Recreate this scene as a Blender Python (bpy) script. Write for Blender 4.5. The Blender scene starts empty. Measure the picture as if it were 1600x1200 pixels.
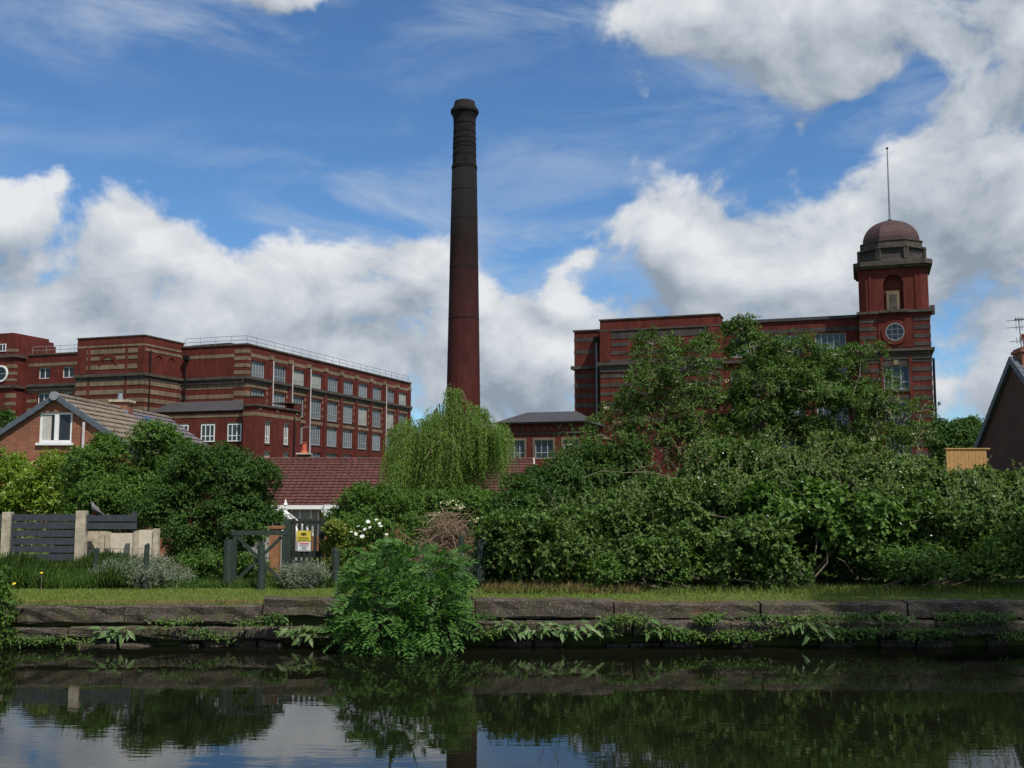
import bpy, math, random
import numpy as np
from mathutils import Vector

# ------------------------------------------------------------------ camera, sky, sun, exposure
scene = bpy.context.scene
C = scene.collection
F, HOR, CAMZ = 1650.0, 770.0, 2.4            # focal length in photo pixels, horizon row, eye height above the water
PITCH = math.atan((HOR - 600) / F)
cam_data = bpy.data.cameras.new('camera'); cam = bpy.data.objects.new('camera', cam_data); C.objects.link(cam)
cam.location = (0, 0, CAMZ); cam.rotation_euler = (math.pi / 2 + PITCH, 0, 0)
cam_data.sensor_width = 36; cam_data.lens = 36 * F / 1600; cam_data.clip_end = 5000; cam_data.clip_start = .1
scene.camera = cam
SUN_AZ, SUN_EL = math.radians(34), math.radians(55)
SUNV = Vector((math.sin(SUN_AZ) * math.cos(SUN_EL), -math.cos(SUN_AZ) * math.cos(SUN_EL), math.sin(SUN_EL)))
sl = bpy.data.lights.new('sun', 'SUN'); sl.energy = 5.0; sl.angle = math.radians(.53); sl.color = (1, .95, .87)
so = bpy.data.objects.new('sun', sl); C.objects.link(so); so.rotation_euler = SUNV.to_track_quat('Z', 'Y').to_euler()
so.location = (20, -20, 60)
scene.view_settings.view_transform = 'Standard'; scene.view_settings.look = 'None'
scene.view_settings.exposure = -.12; scene.view_settings.gamma = 1

def build_world():
    w = bpy.data.worlds.new('World'); scene.world = w; w.use_nodes = True
    nt = w.node_tree; nd = nt.nodes; lk = nt.links
    for n in list(nd): nd.remove(n)
    STR = .12
    def put(node, i, v):
        if v is None: return
        if hasattr(v, 'node'): lk.new(v, node.inputs[i])
        else: node.inputs[i].default_value = v
    def m(op, a, b=None, c=None, clamp=False):
        n = nd.new('ShaderNodeMath'); n.operation = op; n.use_clamp = clamp
        put(n, 0, a); put(n, 1, b); put(n, 2, c); return n.outputs[0]
    def vm(op, a, b=None, c=None):
        n = nd.new('ShaderNodeVectorMath'); n.operation = op
        put(n, 0, a); put(n, 1, b); put(n, 2, c)
        return n.outputs['Value'] if op == 'LENGTH' else n.outputs[0]
    def sstep(x, lo, hi):
        n = nd.new('ShaderNodeMapRange'); n.interpolation_type = 'SMOOTHSTEP'
        put(n, 0, x); n.inputs[1].default_value = lo; n.inputs[2].default_value = hi; return n.outputs[0]
    def noise(v, scale, detail, rough, dist=0):
        n = nd.new('ShaderNodeTexNoise'); put(n, 'Vector', v)
        n.inputs['Scale'].default_value = scale; n.inputs['Detail'].default_value = detail
        n.inputs['Roughness'].default_value = rough; n.inputs['Distortion'].default_value = dist; return n.outputs[0]
    tc = nd.new('ShaderNodeTexCoord'); D = tc.outputs['Generated']
    def deg(px, py):
        return math.degrees(math.atan((px - 800) / F)), math.degrees(PITCH + math.atan((600 - py) / F))
    # clouds of this sky: centre and half size in degrees of azimuth and elevation
    banks = []
    for px, py, rx, ry in [(330, 490, 440, 115), (-25, 365, 62, 60), (620, 455, 115, 75), (740, 490, 85, 60), (300, 590, 560, 130), (860, 580, 220, 120),
                           (1290, 450, 385, 165), (1050, 380, 135, 85), (1570, 330, 190, 150), (1340, 610, 560, 140), (1410, 40, 400, 150), (1310, 150, 130, 75),
                           (1120, 20, 130, 80), (420, -18, 105, 60), (915, 402, 60, 32), (210, 420, 190, 50), (1660, 130, 120, 120)]:
        a, e = deg(px, py); banks.append((a, e, rx / 28.8, ry / 28.8))
    sep = nd.new('ShaderNodeSeparateXYZ'); lk.new(D, sep.inputs[0])
    az = m('MULTIPLY', m('ARCTAN2', sep.outputs[0], sep.outputs[1]), 57.2958)
    el = m('MULTIPLY', m('ARCSINE', sep.outputs[2]), 57.2958)
    cb = nd.new('ShaderNodeCombineXYZ'); lk.new(az, cb.inputs[0]); lk.new(el, cb.inputs[1])
    wn = nd.new('ShaderNodeTexNoise'); lk.new(D, wn.inputs['Vector']); wn.inputs['Scale'].default_value = 6.5; wn.inputs['Detail'].default_value = 3
    class _W: outputs = [vm('ADD', cb.outputs[0], vm('MULTIPLY_ADD', wn.outputs['Color'], (9, 6, 0), (-4.5, -3, 0)))]
    cb = _W
    st = vm('MULTIPLY', D, (1, 1, 1.3))
    # beyond these banks the same broken cumulus goes on all round, from broad noise
    far = m('ADD', m('MULTIPLY', noise(st, 2.6, 1, .5), 3.2), -1.55)
    hold = m('SUBTRACT', 1.15, vm('LENGTH', vm('MULTIPLY_ADD', cb.outputs[0], (1 / 34, 1 / 26, 0), (0, -9 / 26, 0))))
    far = m('SUBTRACT', far, m('MULTIPLY', m('MAXIMUM', hold, 0), 5))
    d = None; du = None
    for a, e, rx, ry in banks:
        l = vm('LENGTH', vm('MULTIPLY_ADD', cb.outputs[0], (1 / rx, 1 / ry, 0), (-a / rx, -e / ry, 0)))
        d = l if d is None else m('SMOOTH_MIN', d, l, .3)
        l2 = vm('LENGTH', vm('MULTIPLY_ADD', cb.outputs[0], (1 / rx, 1 / ry, 0), (-(a - .8) / rx, -(e - 2.6) / ry, 0)))
        du = l2 if du is None else m('SMOOTH_MIN', du, l2, .3)
    env = m('MAXIMUM', m('SUBTRACT', 1.0, d), far)
    env = m('MINIMUM', m('MAXIMUM', m('MULTIPLY', env, 1.25), -.9), .5)
    def puff(v, detail):
        n1 = noise(v, 9.5, detail, .58, .25)
        return m('MULTIPLY', m('SUBTRACT', n1, .485), 2.7)
    p0 = puff(st, 8); p1 = puff(vm('ADD', st, (.014, 0, .03)), 5); p2 = puff(vm('ADD', st, (.03, 0, .075)), 2)
    f0 = m('ADD', env, p0)
    alpha = sstep(f0, -.02, .40)
    # tops that face the light are white, undersides grey
    lit = m('ADD', m('MULTIPLY', m('SUBTRACT', p0, p1), .46), m('MULTIPLY', m('SUBTRACT', p0, p2), .30))
    lit = m('ADD', lit, m('MULTIPLY', m('SUBTRACT', du, d), .42))
    lit = m('ADD', lit, .41)
    ramp = nd.new('ShaderNodeValToRGB'); lk.new(lit, ramp.inputs[0])
    cr = ramp.color_ramp; cr.elements[0].position = .02; cr.elements[1].position = .95
    cr.elements[0].color = (.30, .36, .44, 1); cr.elements[1].color = (.86, .88, .91, 1)
    e = cr.elements.new(.40); e.color = (.53, .585, .655, 1)
    # thin high cloud, streaked
    st2 = vm('MULTIPLY', D, (1.0, 1.0, 3.2))
    ci = noise(st2, 5.0, 8, .62, .6); ci2 = noise(st2, 1.9, 2, .5)
    cirrus = m('MULTIPLY', sstep(ci, .42, .74), sstep(ci2, .34, .58))
    cirrus = m('MULTIPLY', cirrus, .62)
    sky = nd.new('ShaderNodeTexSky'); sky.sky_type = 'NISHITA'; sky.sun_disc = False
    sky.sun_elevation = SUN_EL; sky.sun_rotation = math.pi - SUN_AZ
    sky.air_density = 1.0; sky.dust_density = .1; sky.ozone_density = 3.0
    def mix(fac, a, b):
        n = nd.new('ShaderNodeMix'); n.data_type = 'RGBA'
        n.clamp_factor = True; put(n, 0, fac); put(n, 6, a); put(n, 7, b); return n.outputs[2]
    scl = nd.new('ShaderNodeVectorMath'); scl.operation = 'SCALE'; lk.new(ramp.outputs[0], scl.inputs[0]); scl.inputs['Scale'].default_value = 1.0 / STR
    tint = nd.new('ShaderNodeVectorMath'); tint.operation = 'MULTIPLY'; lk.new(sky.outputs[0], tint.inputs[0]); tint.inputs[1].default_value = (.62, .88, 1.10)
    skyc = mix(cirrus, tint.outputs[0], tuple(c / STR for c in (.55, .64, .76)) + (1,))
    col = mix(alpha, skyc, scl.outputs[0])
    bg = nd.new('ShaderNodeBackground'); bg.inputs[1].default_value = STR; lk.new(col, bg.inputs[0])
    out = nd.new('ShaderNodeOutputWorld'); lk.new(bg.outputs[0], out.inputs[0])
build_world()
scene.world.cycles.sampling_method = 'MANUAL'; scene.world.cycles.sample_map_resolution = 256
scene.cycles.max_bounces = 4; scene.cycles.diffuse_bounces = 2; scene.cycles.glossy_bounces = 2; scene.cycles.transmission_bounces = 2

# ------------------------------------------------------------------ helpers
cp_, sp_ = math.cos(PITCH), math.sin(PITCH)
def W(px, py, Y):
    """world point that is seen at photo pixel (px, py) at distance Y"""
    dx = px - 800.0; dy = F * cp_ - (600 - py) * sp_; dz = F * sp_ + (600 - py) * cp_
    return Vector((dx / dy * Y, Y, CAMZ + dz / dy * Y))

class MB:
    def __init__(s): s.v = []; s.f = []
    def add(s, vs, fs):
        o = len(s.v); s.v += [tuple(v) for v in vs]; s.f += [tuple(i + o for i in f) for f in fs]; return s
    def box(s, x0, x1, y0, y1, z0, z1):
        return s.add([(x0, y0, z0), (x1, y0, z0), (x1, y1, z0), (x0, y1, z0), (x0, y0, z1), (x1, y0, z1), (x1, y1, z1), (x0, y1, z1)],
                     [(0, 3, 2, 1), (4, 5, 6, 7), (0, 1, 5, 4), (1, 2, 6, 5), (2, 3, 7, 6), (3, 0, 4, 7)])
    def tube(s, pts, rad, n=6, cap=True):
        pts = [Vector(p) for p in pts]; k = len(pts)
        if not hasattr(rad, '__len__'): rad = [rad] * k
        vs = []; fs = []
        for i, p in enumerate(pts):
            d = (pts[min(i + 1, k - 1)] - pts[max(i - 1, 0)]).normalized()
            u = d.cross(Vector((0, 0, 1)) if abs(d.z) < .9 else Vector((1, 0, 0))).normalized(); w = d.cross(u)
            for j in range(n):
                a = 2 * math.pi * j / n; vs.append(p + (u * math.cos(a) + w * math.sin(a)) * rad[i])
        for i in range(k - 1):
            for j in range(n):
                fs.append((i * n + j, i * n + (j + 1) % n, (i + 1) * n + (j + 1) % n, (i + 1) * n + j))
        if cap: fs += [tuple(range(n - 1, -1, -1)), tuple(range((k - 1) * n, k * n))]
        return s.add(vs, fs)
    def lathe(s, prof, n=24, c=(0, 0), rot=0):
        vs = []; fs = []; k = len(prof)
        for r, z in prof:
            for j in range(n):
                a = rot + 2 * math.pi * j / n; vs.append((c[0] + r * math.cos(a), c[1] + r * math.sin(a), z))
        for i in range(k - 1):
            for j in range(n): fs.append((i * n + j, i * n + (j + 1) % n, (i + 1) * n + (j + 1) % n, (i + 1) * n + j))
        fs += [tuple(range(n - 1, -1, -1)), tuple(range((k - 1) * n, k * n))]
        return s.add(vs, fs)
    def prism(s, poly, y0, y1):            # polygon in x,z extruded along y
        n = len(poly); vs = [(x, y0, z) for x, z in poly] + [(x, y1, z) for x, z in poly]
        fs = [tuple(range(n)), tuple(range(2 * n - 1, n - 1, -1))] + [(i + n, (i + 1) % n + n, (i + 1) % n, i) for i in range(n)]
        return s.add(vs, fs)
    def arch(s, cx, cz, r0, r1, y0, y1, n=12, a0=0, a1=math.pi):
        for i in range(n):
            t0 = a0 + (a1 - a0) * i / n; t1 = a0 + (a1 - a0) * (i + 1) / n
            q = [(cx + r * math.cos(t), cz + r * math.sin(t)) for r, t in ((r0, t0), (r1, t0), (r1, t1), (r0, t1))]
            s.prism(q[::-1], y0, y1)
        return s
    def mesh(s, name):
        me = bpy.data.meshes.new(name); me.from_pydata(s.v, [], s.f); me.update(); return me
    def build(s, name, mat, parent=None, smooth=False, loc=None):
        me = s.mesh(name); me.materials.append(mat)
        if smooth:
            for p in me.polygons: p.use_smooth = True
        return link(name, me, parent, loc)
def link(name, me, parent=None, loc=None, rz=0):
    o = bpy.data.objects.new(name, me); C.objects.link(o)
    if parent: o.parent = parent
    if loc is not None: o.location = loc
    if rz: o.rotation_euler[2] = rz
    return o
def tag(o, label, cat, group=None, kind=None):
    if label: o['label'] = label
    if cat: o['category'] = cat
    if group: o['group'] = group
    if kind: o['kind'] = kind
    return o
def thing(name, label, cat, loc=(0, 0, 0), rz=0, group=None):
    o = link(name, None, None, loc, rz); o.empty_display_size = .3
    return tag(o, label, cat, group)
def struct(o): o['kind'] = 'structure'; return o
def copy_tree(o, parent=None):
    c = o.copy(); C.objects.link(c)
    if parent: c.parent = parent
    for ch in o.children: copy_tree(ch, c)
    return c

# ------------------------------------------------------------------ materials
class NT:
    def __init__(s, name):
        s.m = bpy.data.materials.new(name); s.m.use_nodes = True; s.t = s.m.node_tree; s.n = s.t.nodes; s.l = s.t.links
        s.b = s.n['Principled BSDF']; s.out = s.n['Material Output']
    def put(s, node, i, v):
        if v is None: return
        if hasattr(v, 'node'): s.l.new(v, node.inputs[i])
        else: node.inputs[i].default_value = v
    def coord(s, which='Object'): return s.n.new('ShaderNodeTexCoord').outputs[which]
    def math(s, op, a, b=None, clamp=False):
        n = s.n.new('ShaderNodeMath'); n.operation = op; n.use_clamp = clamp; s.put(n, 0, a); s.put(n, 1, b); return n.outputs[0]
    def noise(s, v, scale, detail=4, rough=.55):
        n = s.n.new('ShaderNodeTexNoise'); s.put(n, 'Vector', v); n.inputs['Scale'].default_value = scale
        n.inputs['Detail'].default_value = detail; n.inputs['Roughness'].default_value = rough; return n.outputs[0]
    def map(s, v, sc=(1, 1, 1)):
        n = s.n.new('ShaderNodeMapping'); s.put(n, 0, v); n.inputs['Scale'].default_value = sc; return n.outputs[0]
    def ramp(s, x, stops):
        n = s.n.new('ShaderNodeValToRGB'); s.put(n, 0, x); cr = n.color_ramp
        while len(cr.elements) < len(stops): cr.elements.new(.5)
        for e, (p, c) in zip(cr.elements, stops): e.position = p; e.color = (c if hasattr(c, '__len__') else (c,) * 3) [:3] + (1,) if hasattr(c, '__len__') else (c, c, c, 1)
        return n.outputs[0]
    def mix(s, f, a, b, mode='MIX'):
        n = s.n.new('ShaderNodeMix'); n.data_type = 'RGBA'; n.blend_type = mode
        s.put(n, 0, f)
        for i, v in ((6, a), (7, b)): s.put(n, i, v if hasattr(v, 'node') else tuple(v[:3]) + (1,))
        return n.outputs[2]
    def bump(s, h, strength=.3, dist=.02):
        n = s.n.new('ShaderNodeBump'); n.inputs['Strength'].default_value = strength; n.inputs['Distance'].default_value = dist
        s.put(n, 'Height', h); s.l.new(n.outputs[0], s.b.inputs['Normal'])
    def done(s, col=None, rough=.8, spec=.3, metal=0):
        if col is not None: s.put(s.b, 'Base Color', col if hasattr(col, 'node') else tuple(col[:3]) + (1,))
        s.put(s.b, 'Roughness', rough); s.b.inputs['Specular IOR Level'].default_value = spec; s.b.inputs['Metallic'].default_value = metal
        return s.m
def plain(name, col, rough=.7, var=.25, scale=6, spec=.3, metal=0):
    t = NT(name); n = t.noise(t.coord(), scale, 5, .6)
    lo = tuple(c * (1 - var) for c in col); hi = tuple(min(1, c * (1 + var)) for c in col)
    return t.done(t.ramp(n, [(.3, lo), (.7, hi)]), rough, spec, metal)
def brickmat(name, c1, c2, mortar, bw=.225, bh=.075, msize=.012, soot=None, stain=.35, bump=True):
    t = NT(name); co = t.coord(); sp = t.n.new('ShaderNodeSeparateXYZ'); t.l.new(co, sp.inputs[0])
    cb = t.n.new('ShaderNodeCombineXYZ'); t.put(cb, 0, t.math('ADD', sp.outputs[0], sp.outputs[1])); t.put(cb, 1, sp.outputs[2])
    b = t.n.new('ShaderNodeTexBrick'); t.l.new(cb.outputs[0], b.inputs[0])
    b.inputs['Color1'].default_value = c1 + (1,); b.inputs['Color2'].default_value = c2 + (1,); b.inputs['Mortar'].default_value = mortar + (1,)
    b.inputs['Scale'].default_value = 1; b.inputs['Mortar Size'].default_value = msize; b.inputs['Brick Width'].default_value = bw; b.inputs['Row Height'].default_value = bh
    b.inputs['Bias'].default_value = -.1
    n = t.noise(co, .55, 6, .65); n2 = t.noise(t.map(co, (1.6, 1.6, .25)), 1.4, 5, .65)
    v = t.ramp(n, [(.25, 1 - stain), (.72, 1.0)]); v2 = t.ramp(n2, [(.3, 1 - stain * .8), (.62, 1.0)])
    col = t.mix(1, t.mix(1, b.outputs[0], v, 'MULTIPLY'), v2, 'MULTIPLY')
    if soot:
        h = t.math('ADD', sp.outputs[2], t.math('MULTIPLY', t.math('SUBTRACT', t.noise(t.map(co, (1, 1, .2)), .5, 4), .5), 9))
        mr = t.n.new('ShaderNodeMapRange'); t.put(mr, 0, h); mr.inputs[1].default_value = soot[0]; mr.inputs[2].default_value = soot[1]
        col = t.mix(mr.outputs[0], col, (.007, .0065, .0065))
    if bump: t.bump(b.outputs[1], -.4, .008)
    return t.done(col, .88, .2)
M = {}
M['mill_brick'] = brickmat('mill_brick', (.20, .034, .024), (.15, .027, .02), (.11, .035, .027), stain=.5)
M['mill_buff'] = brickmat('mill_buff', (.33, .245, .155), (.26, .19, .12), (.20, .145, .095), stain=.5)
M['mill_stone'] = plain('mill_stone', (.066, .054, .043), .9, .5, 1.6)
M['grey_buff'] = brickmat('grey_buff', (.12, .098, .082), (.08, .066, .06), (.07, .056, .05), stain=.5)
M['chimney_brick'] = brickmat('chimney_brick', (.115, .022, .017), (.09, .019, .016), (.07, .024, .02), soot=(18, 40), stain=.4)
M['chimney_top'] = plain('chimney_top', (.0095, .0085, .0085), .95, .6, 1.5)
M['iron'] = plain('iron', (.012, .012, .012), .95, .3, 6, .1)
M['cap_stone'] = plain('cap_stone', (.024, .021, .018), .95, .5, 2)
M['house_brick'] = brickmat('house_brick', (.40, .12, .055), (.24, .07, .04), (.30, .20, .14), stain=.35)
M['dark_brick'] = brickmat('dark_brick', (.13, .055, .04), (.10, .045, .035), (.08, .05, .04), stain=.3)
M['slate'] = plain('slate', (.05, .046, .048), .6, .3, 3)
M['rail'] = plain('rail', (.22, .24, .26), .5, .1)
M['dim_frame'] = plain('dim_frame', (.16, .17, .175), .6, .15)
M['white'] = plain('white', (.75, .75, .73), .45, .06, 3)
M['white_pipe'] = plain('white_pipe', (.50, .45, .44), .5, .12, 2)
M['verge'] = plain('verge', (.085, .10, .12), .55, .2, 5)
M['brown_tile'] = plain('brown_tile', (.17, .135, .10), .85, .35, 2.5)
M['purple_tile'] = plain('purple_tile', (.13, .105, .115), .75, .2, 2.5)
M['terracotta'] = plain('terracotta', (.45, .10, .05), .8, .2)
M['buff_pot'] = plain('buff_pot', (.5, .42, .3), .8, .2)
M['concrete'] = plain('concrete', (.42, .36, .26), .92, .35, 7)
M['pale_concrete'] = plain('pale_concrete', (.55, .49, .38), .92, .22, 4)
M['grey_paint'] = plain('grey_paint', (.047, .052, .06), .55, .25, 8)
M['green_paint'] = plain('green_paint', (.028, .042, .032), .8, .35, 14)
M['dark_timber'] = plain('dark_timber', (.02, .026, .02), .85, .4, 12)
M['orange_wood'] = plain('orange_wood', (.26, .12, .055), .8, .3, 6)
M['fence_wood'] = plain('fence_wood', (.42, .24, .09), .8, .2, 9)
M['bark'] = plain('bark', (.11, .085, .06), .9, .4, 12)
M['pale_bark'] = plain('pale_bark', (.24, .20, .15), .9, .3, 12)
M['dead_twig'] = plain('dead_twig', (.20, .14, .09), .9, .4, 5)
M['sign_yellow'] = plain('sign_yellow', (.62, .5, .06), .45, .08)
M['sign_white'] = plain('sign_white', (.72, .72, .72), .45, .05)
M['ink'] = plain('ink', (.02, .02, .02), .6, .1)
M['red_ink'] = plain('red_ink', (.6, .05, .05), .6, .1)
M['dish'] = plain('dish', (.30, .31, .32), .5, .1)
M['skylight'] = plain('skylight', (.04, .10, .22), .25, .1, 1, .5)
M['curtain'] = plain('curtain', (.45, .43, .38), .9, .15, 4)
def stone_material():
    t = NT('canal_stone'); co = t.coord()
    n = t.noise(co, 3, 6, .7); n2 = t.noise(co, 14, 4, .7)
    base = t.ramp(n, [(.25, (.030, .025, .019)), (.5, (.078, .064, .049)), (.75, (.135, .113, .085))])
    base = t.mix(1, base, t.ramp(n2, [(.3, .6), (.7, 1.15)]), 'MULTIPLY')
    moss = t.ramp(t.noise(co, 1.7, 4, .6), [(.50, 0.0), (.68, .75)]); base = t.mix(moss, base, (.07, .07, .025))
    rust = t.ramp(t.noise(co, 1.1, 3, .6), [(.62, 0.0), (.75, .6)]); base = t.mix(rust, base, (.16, .085, .045))
    v = t.n.new('ShaderNodeTexVoronoi'); t.l.new(co, v.inputs[0]); v.inputs['Scale'].default_value = 30
    sp = t.math('LESS_THAN', v.outputs[0], t.math('MULTIPLY', t.noise(co, 9, 2), .36)); base = t.mix(t.math('MULTIPLY', sp, .75), base, (.34, .31, .28))
    t.bump(t.math('ADD', n2, t.noise(co, 40, 3)), .7, .02)
    return t.done(base, .95, .15)
M['canal_stone'] = stone_material()
def ground_material():
    t = NT('earth'); co = t.coord(); n = t.noise(co, 2.2, 6, .7); n2 = t.noise(co, 14, 4)
    c = t.ramp(n, [(.3, (.05, .07, .018)), (.55, (.08, .105, .026)), (.75, (.12, .10, .045))])
    t.bump(n2, .6, .03); return t.done(c, .95, .1)
M['earth'] = ground_material()
def water_material():
    t = NT('canal_water'); co = t.coord()
    a = t.noise(t.map(co, (.55, 1.7, 1)), 1.7, 3, .5); b = t.noise(t.map(co, (1.2, 4.2, 1)), 3.0, 2, .5)
    t.bump(t.math('ADD', a, t.math('MULTIPLY', b, .35)), .012, .10)
    t.b.inputs['IOR'].default_value = 1.34
    return t.done((.006, .007, .0035), .006, .5)
M['water'] = water_material()
def glass_material(name, lo, hi, rough=.12):
    t = NT(name); oi = t.n.new('ShaderNodeObjectInfo').outputs['Random']
    co = t.map(t.coord(), (1, 1, .5)); n = t.noise(co, .9, 3)
    f = t.math('ADD', t.math('MULTIPLY', n, .6), t.math('MULTIPLY', oi, .5))
    return t.done(t.ramp(f, [(.25, lo), (.85, hi)]), rough, .3)
M['mill_glass'] = glass_material('mill_glass', (.04, .05, .06), (.17, .19, .205), .22)
M['dark_glass'] = glass_material('dark_glass', (.012, .014, .018), (.05, .06, .07), .06)
M['frame_grey'] = plain('frame_grey', (.33, .355, .365), .6, .15)
def leafmat(name, lo, hi, trans=.30, rough=.55, spec=.16, odd=None):
    t = NT(name); g = t.n.new('ShaderNodeNewGeometry').outputs['Random Per Island']
    n = t.noise(t.coord(), 1.3, 3)
    f = t.math('ADD', t.math('MULTIPLY', g, .6), t.math('MULTIPLY', n, .45))
    st = [(.12, lo), (.85, hi)]
    if odd: st.append((.985, odd))
    c = t.ramp(f, st)
    t.done(c, rough, spec)
    tr = t.n.new('ShaderNodeBsdfTranslucent'); t.l.new(t.mix(1, c, (1.15, 1.35, .55), 'MULTIPLY'), tr.inputs[0])
    mx = t.n.new('ShaderNodeMixShader'); mx.inputs[0].default_value = trans
    t.l.new(t.b.outputs[0], mx.inputs[1]); t.l.new(tr.outputs[0], mx.inputs[2]); t.l.new(mx.outputs[0], t.out.inputs[0])
    return t.m
M['laurel'] = leafmat('laurel_leaf', (.08, .15, .012), (.22, .31, .03), .3, .38, .4, (.45, .32, .05))
M['dark_leaf'] = leafmat('dark_leaf', (.026, .062, .012), (.075, .14, .028), .22, .42)
M['mid_leaf'] = leafmat('mid_leaf', (.04, .09, .016), (.12, .205, .038), .28, .42)
M['bramble_leaf'] = leafmat('bramble_leaf', (.036, .074, .016), (.13, .20, .05), .25, .5)
M['elder_leaf'] = leafmat('elder_leaf', (.038, .08, .016), (.12, .19, .042), .28, .45)
M['willow_leaf'] = leafmat('willow_leaf', (.085, .155, .028), (.22, .32, .07), .32, .45)
M['ash_leaf'] = leafmat('ash_leaf', (.04, .105, .02), (.09, .185, .04), .3, .4)
M['ivy_leaf'] = leafmat('ivy_leaf', (.09, .12, .02), (.24, .27, .05), .25, .38)
M['silver_leaf'] = leafmat('silver_leaf', (.13, .16, .11), (.30, .33, .25), .2, .7)
M['grass'] = leafmat('grass_blade', (.09, .135, .02), (.20, .26, .045), .3, .5, .3, (.28, .22, .09))
M['tall_grass'] = leafmat('tall_grass', (.05, .11, .02), (.12, .20, .04), .3, .5)
M['dry_grass'] = leafmat('dry_grass', (.17, .13, .05), (.34, .25, .12), .25, .7)
M['dock_leaf'] = leafmat('dock_leaf', (.06, .12, .035), (.15, .23, .08), .25, .38)
M['petal_white'] = leafmat('petal_white', (.6, .6, .55), (.8, .8, .76), .3, .6)
M['petal_cream'] = leafmat('petal_cream', (.42, .42, .26), (.62, .60, .40), .3, .6)
M['petal_yellow'] = leafmat('petal_yellow', (.65, .45, .03), (.8, .6, .05), .2, .6)

# ------------------------------------------------------------------ ground, water
def gz(x, y):
    z = .63
    if y > 22: z = .63 - 1.25 * min(1, (y - 22) / 12)
    r = min(1, max(0, (x - 7) / 5)) * min(1, max(0, (y - 22) / 6)); z += r * 2.4 * max(0, min(1, (60 - y) / 15))
    return z
def make_ground():
    xs = sorted(set([-1500, -600, -200, -80, -40, -25] + [i * 1.0 for i in range(-18, 25)] + [30, 45, 80, 200, 600, 1500]))
    ys = [17.09] + [17.4 + i * .5 for i in range(13)] + [24, 25.5, 27, 28.5, 30, 32, 34, 37, 42, 50, 60, 80, 120, 250, 600, 1500, 3000]
    rng = random.Random(3); vs = []; fs = []; n = len(xs)
    for y in ys:
        for x in xs: vs.append((x, y, gz(x, y) + (rng.uniform(-.015, .02) if 17.2 < y < 22 else 0)))
    for j in range(len(ys) - 1):
        for i in range(n - 1): fs.append((j * n + i, j * n + i + 1, (j + 1) * n + i + 1, (j + 1) * n + i))
    o = len(vs); vs += [(x, 17.09, -.8) for x in xs]
    for i in range(n - 1): fs.append((o + i, o + i + 1, i + 1, i))
    struct(MB().add(vs, fs).build('ground', M['earth']))
    m = MB(); m.box(-1500, 1500, -1500, 3.6, -.8, .72); struct(m.build('towpath', M['earth']))
    m = MB(); m.box(-1500, 1500, 3.6, 4.1, -.8, .75); struct(m.build('towpath_kerb', M['canal_stone']))
    m = MB(); m.add([(-1500, 4.0, 0), (1500, 4.0, 0), (1500, 17.14, 0), (-1500, 17.14, 0)], [(0, 1, 2, 3)]); struct(m.build('water', M['water']))
    m = MB(); m.add([(-1500, 3.9, -.75), (1500, 3.9, -.75), (1500, 17.2, -.75), (-1500, 17.2, -.75)], [(0, 1, 2, 3)]); struct(m.build('canal_bed', M['earth']))
make_ground()

# ------------------------------------------------------------------ canal wall, stone by stone
def stone_mesh(x0, x1, y0, y1, z0, z1, rng, c=.03, j=.012):
    L = x1 - x0; n = max(2, int(L / .22)); m = MB(); vs = []; fs = []
    ring = [(y0 + c, z0), (y1, z0), (y1, z1), (y0 + c, z1), (y0, z1 - c), (y0, (z0 + z1) / 2), (y0, z0 + c)]
    k = len(ring)
    for i in range(n + 1):
        x = x0 + L * i / n; q = .4 * c if i in (0, n) else 0
        for (y, z) in ring: vs.append((x + rng.uniform(-j, j) * .4, y + q + rng.uniform(-j, j), z + rng.uniform(-j, j) * .8))
    for i in range(n):
        for a in range(k): fs.append((i * k + a, (i + 1) * k + a, (i + 1) * k + (a + 1) % k, i * k + (a + 1) % k))
    fs += [tuple(range(k)), tuple(range((n + 1) * k - 1, n * k - 1, -1))]
    return m.add(vs, fs)
def make_wall():
    rng = random.Random(11)
    root = thing('canal_wall', 'low dark stone retaining wall of long weathered blocks along the canal edge', 'wall', (0, 16.93, 0))
    X = lambda px: W(px, 970, 16.93).x
    Z = lambda py: W(800, py, 16.93).z
    def st(a, b, ya, yb, dy=0.0, dep=.32, mt='canal_stone', j=.019):
        stone_mesh(X(a) + .006, X(b) - .006, dy, dy + dep, Z(yb), Z(ya), rng, .028, j).build('stone', M[mt], root)
    edge = -760
    while edge < -130: st(edge, edge + 210, 947, 975); st(edge + 30, edge + 236, 979, 997, -.05); edge += 210
    for a, b in ((-130, 16), (18, 193), (194, 411)): st(a, b, 946 + rng.uniform(-1, 1), 974)
    st(412, 545, 934, 962, -.07); st(547, 742, 936, 963, -.02); st(743, 958, 937, 966, -.04); st(960, 1188, 943, 968, 0)
    st(1190, 1418, 942, 967, -.02); st(1420, 1650, 940, 967, -.02)
    e = 1652
    while e < 2500: st(e, e + 220, 942, 967); st(e, e + 220, 970, 990, -.16); e += 222
    a = -20
    while a < 530:
        w = rng.uniform(95, 150); st(a, min(a + w, 535), 979 + rng.uniform(-1, 2), 997 + rng.uniform(-2, 2), -.07 + rng.uniform(-.02, .02)); a += w + 1
    a = 560
    while a < 1640:
        w = rng.uniform(110, 170); st(a, a + w, 969 + rng.uniform(-1, 2), 990 + rng.uniform(-2, 2), -.18 + rng.uniform(-.02, .02), .5); a += w + 1
    a = -30
    while a < 1640:
        w = rng.uniform(28, 62)
        if rng.random() < .68: st(a, a + w, 999 + rng.uniform(-1, 7), 1022, -.01 + rng.uniform(-.05, .1), .4, j=.03)
        a += w + rng.uniform(1, 8)
make_wall()

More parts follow.
